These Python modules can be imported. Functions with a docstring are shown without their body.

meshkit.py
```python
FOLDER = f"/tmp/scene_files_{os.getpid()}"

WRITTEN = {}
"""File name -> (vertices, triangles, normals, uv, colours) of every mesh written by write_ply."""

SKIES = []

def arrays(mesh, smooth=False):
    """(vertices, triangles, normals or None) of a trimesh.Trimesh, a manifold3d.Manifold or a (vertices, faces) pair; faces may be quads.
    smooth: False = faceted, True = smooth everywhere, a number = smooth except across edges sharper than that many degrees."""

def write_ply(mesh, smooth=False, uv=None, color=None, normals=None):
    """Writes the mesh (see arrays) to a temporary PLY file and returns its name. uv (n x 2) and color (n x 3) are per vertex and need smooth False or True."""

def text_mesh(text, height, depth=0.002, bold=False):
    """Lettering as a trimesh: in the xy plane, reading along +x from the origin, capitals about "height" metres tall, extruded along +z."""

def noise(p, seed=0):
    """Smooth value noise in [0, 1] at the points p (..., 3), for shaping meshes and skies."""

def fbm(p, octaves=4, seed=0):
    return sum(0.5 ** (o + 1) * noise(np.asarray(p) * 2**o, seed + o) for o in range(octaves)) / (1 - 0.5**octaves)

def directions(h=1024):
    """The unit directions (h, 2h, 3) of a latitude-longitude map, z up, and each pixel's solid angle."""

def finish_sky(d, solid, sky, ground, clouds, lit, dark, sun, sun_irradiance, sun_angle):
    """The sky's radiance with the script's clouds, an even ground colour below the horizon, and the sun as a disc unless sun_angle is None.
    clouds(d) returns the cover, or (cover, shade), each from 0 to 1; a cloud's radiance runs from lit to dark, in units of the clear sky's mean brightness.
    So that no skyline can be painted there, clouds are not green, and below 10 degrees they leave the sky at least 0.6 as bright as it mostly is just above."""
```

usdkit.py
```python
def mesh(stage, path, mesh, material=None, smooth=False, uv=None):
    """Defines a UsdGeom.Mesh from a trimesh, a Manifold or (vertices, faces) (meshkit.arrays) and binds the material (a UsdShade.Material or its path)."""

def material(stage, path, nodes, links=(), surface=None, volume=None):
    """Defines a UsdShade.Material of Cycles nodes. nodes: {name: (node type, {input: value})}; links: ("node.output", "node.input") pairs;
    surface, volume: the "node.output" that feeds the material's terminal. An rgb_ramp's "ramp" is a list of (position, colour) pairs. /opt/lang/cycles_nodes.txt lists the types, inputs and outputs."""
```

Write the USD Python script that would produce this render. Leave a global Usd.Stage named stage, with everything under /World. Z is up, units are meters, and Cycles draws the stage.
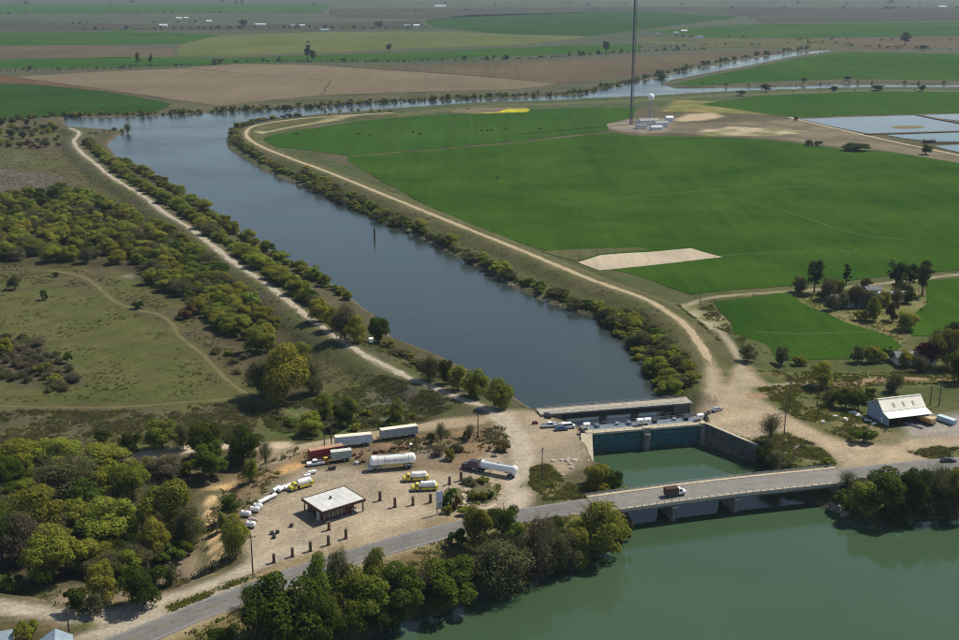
import math, random
import numpy as np
import trimesh, shapely
from shapely.geometry import Polygon, LineString
import usdkit, meshkit
from pxr import Usd, UsdGeom, UsdLux, UsdShade, Gf, Sdf, Vt

stage = Usd.Stage.CreateInMemory()
UsdGeom.SetStageUpAxis(stage, UsdGeom.Tokens.z)
UsdGeom.SetStageMetersPerUnit(stage, 1.0)
UsdGeom.Xform.Define(stage, '/World')
UsdGeom.Scope.Define(stage, '/World/Looks')

# ------------------------------------------------------------------ camera, sky, sun, exposure
FPX, CX, CY = 1200.0, 479.5, 320.0          # focal length in photo pixels, photo centre
PITCH = math.atan(350 / FPX)                # looking down from a small aircraft
CAM = np.array([0.0, 0.0, 150.0])
cam = UsdGeom.Camera.Define(stage, '/World/camera')
cam.CreateHorizontalApertureAttr(36.0); cam.CreateVerticalApertureAttr(36.0 * 683 / 1024)
cam.CreateFocalLengthAttr(36.0 * FPX / 959.0)
cam.CreateClippingRangeAttr(Gf.Vec2f(1.0, 100000.0))
cam.CreateExposureAttr(0.2)
cam.AddTranslateOp().Set(Gf.Vec3d(*CAM)); cam.AddRotateXOp().Set(90.0 - math.degrees(PITCH))

SUN_EL = math.radians(53.0)
SUN_DIR = np.array([0.84 * math.cos(SUN_EL), 0.543 * math.cos(SUN_EL), math.sin(SUN_EL)])
SUN_ROT = math.atan2(SUN_DIR[0], SUN_DIR[1])
dome = UsdLux.DomeLight.Define(stage, '/World/sky_light')
sky_m = usdkit.material(stage, '/World/Looks/sky', {
    'sky': ('sky_texture', {'sky_type': 'single_scattering', 'sun_disc': False, 'sun_elevation': SUN_EL, 'sun_rotation': SUN_ROT, 'altitude': 150.0}),
    'bg': ('background_shader', {'strength': 0.088})}, [('sky.color', 'bg.color')], surface='bg.background')
UsdShade.MaterialBindingAPI.Apply(dome.GetPrim()).Bind(sky_m)
sun = UsdLux.DistantLight.Define(stage, '/World/sun')
sun.CreateNormalizeAttr(True); sun.CreateIntensityAttr(1.24); sun.CreateAngleAttr(0.53)
sun.CreateColorAttr(Gf.Vec3f(1.0, 0.93, 0.80))
sun.AddRotateXYZOp().Set(Gf.Vec3f(math.degrees(math.pi / 2 - SUN_EL), 0.0, math.degrees(math.atan2(SUN_DIR[1], SUN_DIR[0])) + 90.0))

# ------------------------------------------------------------------ helpers
WATER, RIVER, LAND = -4.8, -6.2, -3.4        # canal, river below the gates, fields
rng = np.random.default_rng(7)
_cp, _sp = math.cos(PITCH), math.sin(PITCH)

def g(px, py, z=0.0):
    """The point of the place that the photograph shows at (px, py), at height z."""
    u, v = px - CX, CY - py
    d = np.array([u, FPX * _cp + v * _sp, -FPX * _sp + v * _cp])
    t = (z - CAM[2]) / d[2]
    return CAM + d * t

def gp(pts, z=0.0):
    return np.array([g(x, y, z)[:2] for x, y in pts])

used = {}
def numbered(path):
    n = used.get(path, 0); used[path] = n + 1
    return path if n == 0 else f'{path}_{n:03d}'

def tag(prim, label=None, cat=None, group=None, kind=None):
    p = prim.GetPrim() if hasattr(prim, 'GetPrim') else prim
    for k, v in (('label', label), ('category', cat), ('group', group), ('kind', kind)):
        if v: p.SetCustomDataByKey(k, v)
    return p

def thing(name, label=None, cat=None, loc=(0, 0, 0), rz=0.0, group=None, scale=None):
    x = UsdGeom.Xform.Define(stage, numbered('/World/' + name))
    x.AddTranslateOp().Set(Gf.Vec3d(*map(float, loc))); x.AddRotateZOp().Set(float(rz))
    if scale is not None: x.AddScaleOp().Set(Gf.Vec3f(*map(float, np.broadcast_to(scale, 3))))
    return tag(x, label, cat, group)

def obj(name, mesh, m, parent=None, smooth=False, label=None, kind=None):
    base = str(parent.GetPath()) if parent is not None else '/World'
    p = usdkit.mesh(stage, numbered(base + '/' + name), mesh, m, smooth).GetPrim()
    return tag(p, label, kind=kind)

def lab(r, gg, b):
    """A linear colour."""
    return (r, gg, b)

def mat(name, col, rough=0.8, var=0.25, scale=2.0, col2=None, metallic=0.0, spec=0.3, coat=0.0, bump=0.0, rand=0.0, detail=4.0, stretch=(1, 1, 1)):
    """A painted or weathered surface: its colour wanders between col and col2."""
    c1 = np.array(col, float); c2 = np.array(col2, float) if col2 is not None else c1 * (1 - var)
    nodes = {'tc': ('geometry', {}), 'mp': ('mapping', {'scale': stretch}), 'n': ('noise_texture', {'scale': scale, 'detail': detail, 'roughness': 0.6}),
             'r': ('rgb_ramp', {'ramp': [(0.3, c2), (0.68, c1)]}),
             'p': ('principled_bsdf', {'roughness': rough, 'metallic': metallic, 'specular_ior_level': spec, 'coat_weight': coat})}
    links = [('tc.position', 'mp.vector'), ('mp.vector', 'n.vector'), ('n.fac', 'r.fac')]
    src = 'r.color'
    if rand:
        nodes['oi'] = ('object_info', {}); nodes['mr'] = ('map_range', {'from_min': 0.0, 'from_max': 1.0, 'to_min': 1 - rand, 'to_max': 1 + rand})
        nodes['hv'] = ('hsv', {})
        links += [('oi.random', 'mr.value'), ('mr.result', 'hv.value'), (src, 'hv.color')]; src = 'hv.color'
    links.append((src, 'p.base_color'))
    if bump:
        nodes['b'] = ('bump', {'strength': 0.6, 'distance': bump}); links += [('n.fac', 'b.height'), ('b.normal', 'p.normal')]
    return usdkit.material(stage, '/World/Looks/' + name, nodes, links, surface='p.BSDF')

def smoothstep(a, b, x):
    t = np.clip((x - a) / (b - a), 0, 1)
    return t * t * (3 - 2 * t)

def segdist(P, line):
    out = np.full(len(P), 1e18)
    for a, b in zip(line[:-1], line[1:]):
        d = b - a; L = max(d @ d, 1e-9)
        t = np.clip(((P - a) @ d) / L, 0, 1)
        q = P - a - t[:, None] * d
        out = np.minimum(out, np.einsum('ij,ij->i', q, q))
    return np.sqrt(out)

def near(P, pts, margin):
    lo, hi = pts.min(0) - margin, pts.max(0) + margin
    return np.nonzero((P[:, 0] > lo[0]) & (P[:, 0] < hi[0]) & (P[:, 1] > lo[1]) & (P[:, 1] < hi[1]))[0]

def sdf(P, poly, margin):
    """Signed distance to a polygon (negative inside); +inf further away than margin."""
    out = np.full(len(P), 1e9)
    k = near(P, poly, margin)
    if len(k):
        ring = np.vstack([poly, poly[:1]]); Q = P[k]
        d = segdist(Q, ring)
        out[k] = np.where(shapely.contains_xy(Polygon(poly), Q[:, 0], Q[:, 1]), -d, d)
    return out

def linedist(P, line, margin):
    out = np.full(len(P), 1e9)
    k = near(P, line, margin)
    if len(k): out[k] = segdist(P[k], line)
    return out

def curve(pts, step=2.0):
    """A smooth line through the points (Catmull-Rom), resampled evenly."""
    p = np.asarray(pts, float)
    e = np.vstack([2 * p[0] - p[1], p, 2 * p[-1] - p[-2]]); out = []
    for i in range(1, len(e) - 2):
        t = np.linspace(0, 1, 12, endpoint=False)[:, None]
        a, b, c, d = e[i - 1], e[i], e[i + 1], e[i + 2]
        out.append(0.5 * (2 * b + (c - a) * t + (2 * a - 5 * b + 4 * c - d) * t ** 2 + (3 * b - a - 3 * c + d) * t ** 3))
    q = np.vstack(out + [p[-1:]])
    s = np.r_[0, np.cumsum(np.linalg.norm(np.diff(q, axis=0), axis=1))]
    n = max(2, int(s[-1] / step) + 1); u = np.linspace(0, s[-1], n)
    return np.stack([np.interp(u, s, q[:, 0]), np.interp(u, s, q[:, 1])], 1)

# ------------------------------------------------------------------ the plan of the place
levee_road = curve(gp([(70, 128), (79, 133), (74, 142), (82, 153), (97, 165), (113, 178), (143, 196), (163, 212), (187, 226), (213, 246), (240, 267), (267, 284), (287, 300), (307, 316), (330, 333), (360, 352), (395, 371), (430, 386), (465, 400), (490, 410), (510, 425), (519, 440), (523, 460), (520, 482), (514, 505), (508, 517)]))
yard_track = curve(gp([(496, 414), (470, 421), (430, 426), (395, 431), (350, 438), (310, 442), (283, 447), (266, 456)]))
grove_track = curve(gp([(283, 446), (262, 447), (232, 446), (187, 450), (130, 457), (90, 462), (40, 466), (-20, 470)], -2.6))
highway_px = [(-60, 725), (60, 668), (150, 632), (200, 611), (260, 589), (320, 567), (380, 549), (440, 532.5), (500, 519.5), (560, 509.5), (640, 498), (730, 486.5), (830, 476), (900, 468.5), (960, 463), (1080, 455), (1300, 440)]
highway = curve(gp(highway_px))
side_road = curve(gp([(-60, 597), (0, 606), (35, 611), (70, 616), (110, 615), (150, 606), (185, 595), (235, 575), (262, 562), (300, 548)]))
east_levee = curve(gp([(392, 113), (322, 117), (282, 121), (255, 126), (247, 131), (248, 138), (262, 147), (300, 162), (320, 169), (387, 196), (453, 223), (520, 250), (587, 278), (640, 297), (663, 309), (683, 323), (698, 342), (711, 363), (720, 385), (726, 402), (722, 420)]))
east_levee_far = curve(gp([(392, 113), (480, 104), (560, 101), (640, 98), (723, 93), (800, 90.5), (880, 88), (960, 89), (1100, 91)]))
farm_road = curve(gp([(1080, 262), (959, 272), (900, 279), (840, 285), (800, 288), (740, 292), (705, 296), (688, 303), (694, 313), (704, 322), (718, 334), (731, 350), (739, 366), (742, 384), (738, 402)], -2.0))
field_track = curve(gp([(258, 134), (268, 131.5), (290, 127), (322, 122), (360, 117.5), (398, 114.5)], -3.0))
barn_track = curve(gp([(742, 380), (765, 387), (790, 386), (815, 382), (840, 376), (880, 372), (935, 370), (1000, 366)], -0.4))
red_track = curve(gp([(752, 398), (785, 392), (830, 387), (880, 381), (933, 378), (1000, 374)], -0.4))
trail_a = curve(gp([(47, 270), (65, 273), (83, 277), (97, 286), (113, 300), (133, 309), (160, 315), (172, 324), (180, 337), (200, 352), (217, 370), (237, 388), (257, 400), (280, 407), (297, 417)], LAND))
trail_b = curve(gp([(-30, 405), (0, 406), (60, 407.5), (123, 407), (187, 402), (232, 399)], LAND))
two_track = curve(gp([(212, 492), (211, 510), (214, 530), (216, 550), (217, 563), (210, 578)], -2.0))

channel = gp([(63, 117), (100, 118), (143, 116.5), (217, 112.5), (320, 107.5), (363, 103.5), (453, 99.5), (520, 98), (580, 94.5), (610, 87), (632, 82), (655, 78.5), (690, 70), (740, 60.5), (790, 52.5), (827, 50.2), (832, 51.5), (800, 55.5), (740, 67.5), (670, 80.5), (660, 84), (675, 88), (757, 87.5), (847, 84.2), (960, 85.2), (1100, 87), (1100, 90), (959, 88), (873, 87.5), (780, 90), (723, 92), (640, 97), (597, 98.5), (553, 101), (480, 103), (387, 109.5), (320, 115), (280, 119), (255, 124), (235, 131), (226, 139), (228, 149), (262, 171), (290, 182), (320, 194), (403, 229), (443, 250), (487, 272), (517, 290), (553, 305), (597, 318), (625, 337), (642, 356), (660, 385), (664, 398), (690, 411), (702, 424), (701, 440.5), (645, 445.5), (592, 450), (588, 436), (570, 424), (556, 413.5), (536, 411.5), (513, 396), (490, 379), (468, 370), (430, 352), (392, 337), (372, 314), (340, 291), (318, 276), (300, 266), (267, 249), (233, 229), (193, 199), (150, 176), (117, 158), (107, 145), (115, 137), (128, 131.5), (100, 129.5), (66, 127)], WATER)
river = gp([(592, 453.9), (645, 449.4), (701, 444.4), (754.6, 462.4), (764, 471), (775, 481), (800, 497), (826, 509), (839, 515), (870, 524), (959, 517), (1100, 505), (1500, 640), (1800, 1400), (100, 1400), (330, 665), (360, 645), (400, 621), (440, 614), (480, 597), (545, 576), (595, 557), (622, 538), (632, 522), (624, 508), (619, 494), (602, 480), (593, 468)], RIVER)

YARD = gp([(225, 602), (238, 548), (250, 500), (268, 468), (300, 447), (350, 437), (430, 424), (468, 405), (490, 394), (530, 411), (562, 424), (588, 438), (594, 470), (625, 496), (560, 512), (440, 545), (330, 590), (240, 620)])
LOT = gp([(699, 425), (692, 412), (700, 388), (704, 360), (715, 330), (745, 340), (760, 372), (960, 380), (1150, 400), (1150, 470), (840, 488), (828, 480), (800, 478), (768, 465), (742, 456)])
BARN_PAD = LOT
ABUT_E = gp([(826, 478), (960, 463), (1150, 450), (1150, 480), (960, 492), (850, 500)])

# ------------------------------------------------------------------ the ground: one sheet out to the horizon
def axis(stop, first, rate, far, growth):
    a = [0.0]
    while a[-1] < stop: a.append(a[-1] + max(first, rate * a[-1]))
    s = a[-1] - a[-2]
    while a[-1] < far: s *= growth; a.append(a[-1] + s)
    return np.array(a)
xs = axis(2500, 1.7, 0.009, 45000, 1.25); xs = np.r_[-xs[:0:-1], xs]
ys = [170.0]
while ys[-1] < 2700: ys.append(ys[-1] + max(1.7, 0.0045 * ys[-1]))
s_ = ys[-1] - ys[-2]
while ys[-1] < 45000: s_ *= 1.2; ys.append(ys[-1] + s_)
ys = np.r_[-40000, -8000, -2000, -600, -200, 0, 80, 130, ys]
GX, GY = np.meshgrid(xs, ys)
GP = np.stack([GX.ravel(), GY.ravel()], 1)

P3 = np.c_[GP, np.zeros(len(GP))]
def fb(scale, seed, oct=4): return meshkit.fbm(P3 / scale, oct, seed)
N40, N12, N5 = fb(40, 1), fb(12, 2), fb(5, 3, 3)
wob = (N12 - 0.5) * 2

Z = LAND + (N40 - 0.5) * 0.16
def raise_line(line, half, z, run):
    global Z
    d = linedist(GP, line, half + run + 2)
    Z = np.maximum(Z, np.where(d < 1e8, z - (z - LAND) * smoothstep(half, half + run, d + wob * 1.2), -99))
def raise_poly(poly, z, run):
    global Z
    d = sdf(GP, poly, run + 2)
    Z = np.maximum(Z, np.where(d < 1e8, z - (z - LAND) * smoothstep(0, run, d), -99))
raise_line(levee_road, 5, 0, 11); raise_line(highway, 8, 0, 10); raise_line(east_levee, 5, 0, 12); raise_line(east_levee_far, 5, -2.9, 8)
raise_line(side_road, 4, -0.2, 9); raise_line(farm_road[-40:], 4, -0.3, 8); raise_line(grove_track, 4, -2.4, 8)
for q in (YARD, LOT, ABUT_E): raise_poly(q, 0.0, 12)
sd_ch, sd_rv = sdf(GP, channel, 30), sdf(GP, river, 30)
pool_wall = gp([(592, 453.9), (645, 449.4), (701, 444.4), (754.6, 462.4)], RIVER)
left_wall = gp([(586, 438), (592, 453.9), (593, 469)], RIVER)
d_wall = np.minimum(linedist(GP, pool_wall, 40), linedist(GP, left_wall, 40))
sd = np.minimum(sd_ch, sd_rv)
slope = 0.5 + 2.6 * (1 - smoothstep(7, 26, d_wall))
for s_, w_ in ((sd_ch, WATER), (sd_rv, RIVER)):
    Z = np.where(s_ < 1e8, np.minimum(Z, w_ + 0.05 + slope * (s_ + np.where(d_wall > 6, wob * 1.0, 0))), Z)
Z = np.where(sd_ch < 0, np.maximum(Z, WATER - 1.8), np.maximum(Z, RIVER - 1.8))
ZG = Z.reshape(GX.shape)

def H(x, y):
    """Height of the ground sheet."""
    x, y = np.asarray(x, float), np.asarray(y, float)
    i = np.clip(np.searchsorted(xs, x) - 1, 0, len(xs) - 2); j = np.clip(np.searchsorted(ys, y) - 1, 0, len(ys) - 2)
    u = (x - xs[i]) / (xs[i + 1] - xs[i]); v = (y - ys[j]) / (ys[j + 1] - ys[j])
    a, b, c, d = ZG[j, i], ZG[j, i + 1], ZG[j + 1, i + 1], ZG[j + 1, i]
    return np.where(u >= v, a + u * (b - a) + v * (c - b), a + u * (c - d) + v * (d - a))

def at(px, py, dz=0.0):
    """The point of the ground seen at (px, py)."""
    lo, hi = -7.0, 3.0
    for _ in range(40):
        m = (lo + hi) / 2; p = g(px, py, m)
        if float(H(p[0], p[1])) > m: lo = m
        else: hi = m
    p = g(px, py, lo); p[2] += dz
    return p
# ------------------------------------------------------------------ what the ground is covered with
C = np.zeros((len(GP), 3))
def wlerp(w, c, c2=None, n=None):
    global C
    c = np.array(c); t = c if c2 is None else c + (np.array(c2) - c) * smoothstep(0.3, 0.7, n)[:, None]
    C = C + (t - C) * w[:, None]
def paint_poly(poly, c, c2=None, n=None, feather=4.0, jit=4.0, amount=1.0):
    d = sdf(GP, poly, feather + jit + 2)
    wlerp(np.where(d < 1e8, amount * (1 - smoothstep(-feather, feather, d + wob * jit)), 0), c, c2, n)
def paint_line(line, half, c, c2=None, n=None, feather=2.0, jit=1.5, amount=1.0):
    d = linedist(GP, line, half + feather + jit + 2)
    wlerp(np.where(d < 1e8, amount * (1 - smoothstep(half - feather, half + feather, d + wob * jit)), 0), c, c2, n)
ONE = np.ones(len(GP))
west = (GP[:, 0] < g(560, 400)[0]).astype(float)
wlerp(ONE, (.055, .052, .022), (.080, .070, .038), N40)                               # weedy default
N25 = fb(25, 11); N90 = fb(90, 12); N7 = fb(7, 13, 3)
BROWN, OLIVE, GRASS, DRY, SAND, GRAVEL = (.074, .060, .032), (.066, .072, .020), (.082, .098, .022), (.145, .125, .055), (.38, .25, .12), (.30, .26, .19)
N400 = fb(380, 31); wlerp(smoothstep(1250, 2300, GP[:, 1]), (.036, .050, .017), (.056, .058, .029), N400)
wlerp(smoothstep(70, 95, GP[:, 0]) * (GP[:, 1] < 760), (.050, .064, .018), (.078, .080, .028), N12)
west_land = gp([(-300, 120), (60, 128), (85, 160), (200, 240), (330, 340), (480, 412), (430, 424), (280, 446), (120, 460), (-300, 480)], LAND)
paint_poly(west_land, BROWN, OLIVE, N25 * 0.6 + N7 * 0.4, 6)
meadow = gp([(-80, 345), (0, 300), (45, 285), (100, 290), (135, 315), (165, 325), (205, 362), (232, 392), (200, 400), (120, 404), (-80, 404)], LAND)
paint_poly(meadow, (.058, .068, .017), (.080, .078, .027), N25 * .5 + N7 * .5, 7, 8)
paint_poly(gp([(-80, 410), (120, 410), (235, 402), (290, 420), (250, 440), (90, 450), (-80, 455)], LAND), (.072, .064, .034), (.074, .076, .024), N7, 5, 5)
paint_poly(gp([(-80, 165), (0, 168), (62, 176), (68, 188), (30, 192), (-80, 190)], LAND), (.092, .080, .064), (.070, .062, .040), N7, 5, 5)
paint_poly(gp([(-80, 145), (0, 150), (40, 152), (30, 165), (-80, 166)], LAND), (.075, .082, .028), (.06, .06, .03), N12, 8, 5)
paint_poly(gp([(-50, 345), (20, 338), (50, 350), (80, 385), (60, 390), (-50, 380)], LAND), (.070, .058, .044), (.05, .05, .02), N7, 4, 4)
for (a, b, w, h_) in ((30, 241, 12, 3), (132, 276, 9, 3), (12, 252, 14, 3)):
    paint_poly(gp([(a - w, b), (a, b - h_), (a + w, b), (a, b + h_)], LAND), (.26, .24, .20), None, None, 2, 2, .7)
# levee shoulders
sh = linedist(GP, levee_road, 30)
paint_line(levee_road, 13, (.066, .062, .034), (.056, .064, .020), N25, 4, 3)
paint_line(east_levee, 34, (.046, .062, .017), (.062, .068, .024), N12, 6, 6)
paint_line(east_levee_far, 60, (.040, .058, .016), (.056, .066, .024), N25, 14, 8)
paint_line(curve(gp([(0, 120), (75, 115), (143, 114), (217, 110.5), (320, 105.5), (363, 102), (453, 97.5), (520, 95.5), (580, 92), (610, 85.5), (640, 78.5), (690, 68), (740, 58)], LAND), 10), 12, (.034, .044, .014), (.055, .058, .024), N25, 5, 4)
paint_line(east_levee, 13, (.085, .078, .036), (.062, .068, .022), N25, 4, 4)
paint_line(east_levee_far, 12, (.075, .085, .03), None, None, 4, 3)
paint_line(levee_road, 2.2, DRY, GRAVEL, N12, 1.2, 1.0, .8)
paint_line(east_levee, 2.2, (.22, .18, .10), None, None, 1.4, 1.0, .7)
# grass beside the meadow road near the trailers
paint_poly(gp([(300, 395), (380, 385), (470, 405), (430, 418), (300, 433), (270, 430)], -2.5), (.060, .085, .020), (.088, .080, .05), N12, 4, 5)
paint_poly(gp([(360, 375), (410, 388), (440, 402), (400, 408), (370, 395)], -2), (.090, .080, .062), (.07, .07, .03), N7, 4, 4)
# grove floor
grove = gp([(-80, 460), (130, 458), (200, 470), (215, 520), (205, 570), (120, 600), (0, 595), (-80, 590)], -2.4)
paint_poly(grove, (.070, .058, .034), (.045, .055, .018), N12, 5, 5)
paint_poly(gp([(30, 600), (60, 580), (120, 575), (200, 520), (222, 560), (205, 585), (140, 608), (60, 612)], -1.5), (.145, .11, .075), (.19, .15, .10), N12, 4, 4)
paint_poly(gp([(-40, 570), (0, 572), (20, 577), (15, 592), (-40, 595)], -1.5), (.05, .085, .018), None, None, 3, 3)
paint_poly(gp([(100, 470), (170, 455), (200, 470), (170, 490), (120, 490)], -2), (.125, .10, .06), (.09, .09, .035), N12, 4, 4, .8)
# earth behind the yard
paint_poly(gp([(205, 470), (262, 448), (400, 436), (500, 424), (510, 470), (440, 470), (370, 458), (300, 462), (262, 500), (240, 540), (200, 545)], 0), (.19, .130, .075), (.125, .10, .055), N12, 4, 4)
paint_poly(gp([(283, 465), (310, 462), (300, 470), (275, 476)], 0), (.42, .26, .11), None, None, 2, 2)
paint_poly(gp([(193, 489), (212, 479), (234, 475), (228, 488), (220, 506), (206, 508)], -1), (.50, .33, .16), None, None, 2.5, 2)
paint_line(two_track, 5, (.13, .11, .06), (.09, .09, .04), N7, 2, 1.5)
for o in (-0.95, 0.95):
    tt = two_track.copy(); tt[:, 0] += o; paint_line(tt, 0.7, (.52, .37, .19), None, None, .7, .4)
# the gravel yard
yard_core = gp([(245, 566), (243, 540), (254, 512), (272, 485), (300, 469), (345, 465), (420, 470), (460, 476), (500, 446), (518, 470), (514, 507), (440, 523), (350, 548), (290, 566)], 0)
paint_poly(yard_core, (.305, .252, .178), (.235, .195, .14), N12 * .6 + N40 * .4, 3.5, 3)
paint_poly(gp([(340, 535), (400, 508), (450, 500), (470, 508), (420, 524), (370, 540)], 0), (.38, .31, .21), None, None, 5, 4, .6)
paint_poly(gp([(420, 447), (455, 455), (445, 462), (415, 458)], 0), (.20, .18, .15), None, None, 3, 3, .6)
paint_line(yard_track, 4.5, (.30, .235, .15), (.25, .20, .13), N12, 2, 1.2)
paint_line(grove_track, 3.2, (.42, .34, .24), None, None, 1.5, .8)
paint_poly(gp([(265, 445), (310, 438), (345, 436), (300, 447), (282, 462), (262, 466)], 0), (.27, .225, .15), None, None, 3, 2)
apron = gp([(488, 408), (535, 412), (560, 421), (586, 434), (590, 452), (570, 472), (545, 480), (530, 500), (520, 512), (505, 515), (515, 480), (514, 440)], 0)
paint_poly(apron, (.30, .243, .165), (.225, .185, .135), N12, 3, 2.5)
paint_line(levee_road[-42:], 4, (.34, .29, .22), None, None, 2, 1)
paint_poly(gp([(535, 450), (570, 440), (588, 450), (590, 468), (560, 462)], 0), (.215, .175, .125), None, None, 4, 3, .8)
paint_poly(gp([(532, 468), (545, 462), (566, 482), (590, 490), (614, 496), (575, 503), (545, 502), (528, 485)], 0), (.060, .074, .018), (.135, .10, .045), N7, 3, 2.5)
# roadside strips
paint_line(side_road, 3.2, (.31, .27, .205), None, None, 1.6, 1.0)
hw_w = highway[(highway[:, 0] < g(500, 519)[0])]
paint_line(hw_w, 9, (.27, .22, .15), (.22, .17, .095), N12, 2.5, 2)
paint_poly(gp([(60, 640), (110, 622), (170, 606), (235, 582), (245, 588), (200, 610), (130, 640)], 0), (.30, .265, .205), None, None, 3, 2)
paint_poly(gp([(165, 606), (232, 581), (258, 574), (250, 580), (205, 596), (172, 611)], 0), (.055, .078, .020), (.15, .12, .06), N7, 1.5, 1.2)
paint_poly(gp([(70, 624), (95, 620), (92, 628), (74, 629)], 0), (.075, .085, .022), None, None, 1.5, 1.2)
paint_poly(gp([(-40, 617), (60, 620), (66, 640), (-40, 645)], -.5), (.135, .10, .06), (.10, .09, .04), N7, 2.5, 2)
# river bank below the highway, west of the bridge
bank_w = gp([(150, 655), (240, 613), (330, 582), (440, 545), (560, 515), (622, 505), (632, 520), (600, 556), (480, 600), (380, 632), (330, 665)], -1)
paint_poly(bank_w, (.16, .115, .05), (.085, .085, .026), N12, 3, 3)
# the eastern lot
paint_poly(gp([(701, 428), (690, 413), (700, 392), (706, 366), (714, 362), (726, 385), (735, 366), (748, 366), (755, 378), (770, 390), (760, 395), (785, 412), (820, 432), (850, 442), (890, 445), (960, 430), (1150, 415), (1150, 455), (960, 458), (840, 471), (805, 462), (792, 448), (772, 440), (742, 452)], 0), (.325, .26, .17), (.265, .215, .145), N12 * .5 + N25 * .5, 3, 3)
paint_poly(gp([(712, 425), (735, 420), (765, 428), (785, 440), (760, 448), (742, 451)], 0), (.255, .205, .145), None, None, 4, 3, .8)
paint_poly(gp([(900, 418), (960, 412), (1150, 405), (1150, 440), (960, 437), (905, 436)], 0), (.235, .215, .185), None, None, 4, 3)
paint_poly(gp([(752, 388), (800, 384), (860, 386), (870, 400), (862, 412), (905, 432), (892, 443), (850, 441), (815, 428), (780, 410), (758, 396)], 0), (.058, .074, .016), (.098, .090, .034), N7 * .6 + N12 * .4, 3, 2.5)
paint_poly(gp([(838, 420), (880, 424), (900, 436), (880, 443), (850, 440)], 0), (.20, .15, .095), None, None, 4, 3, .7)
paint_poly(gp([(908, 451), (935, 446), (960, 447), (1000, 448), (1000, 457), (930, 460)], 0), (.115, .105, .055), (.09, .09, .03), N7, 2, 1.5)
paint_poly(gp([(745, 438), (785, 431.5), (816, 442), (833, 455), (842, 467), (770, 478), (762, 462)], 0), (.055, .070, .016), (.088, .080, .028), N7, 2.0, 2)
paint_poly(gp([(755, 372), (860, 366), (1150, 350), (1150, 374), (960, 384), (870, 388), (790, 384)], -.4), (.105, .095, .034), (.08, .088, .022), N12, 4, 3)
paint_line(barn_track, 2.2, (.26, .21, .14), None, None, 1.4, 1.0)
paint_line(red_track, 2.6, (.235, .155, .095), None, None, 1.4, 1.0)
paint_poly(gp([(790, 296), (850, 290), (915, 285), (935, 300), (900, 345), (870, 330), (830, 318)], LAND), (.095, .105, .028), (.15, .13, .055), N12, 3, 3)
paint_line(farm_road, 1.3, (.28, .24, .165), None, None, 1.3, .8)
paint_poly(gp([(672, 300), (700, 296), (700, 305), (730, 312), (735, 330), (712, 325), (690, 312)], -1), (.26, .225, .15), (.12, .12, .045), N7, 3, 2.5)
paint_line(field_track, 3.5, (.24, .215, .12), None, None, 2.0, 1.5)
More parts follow.
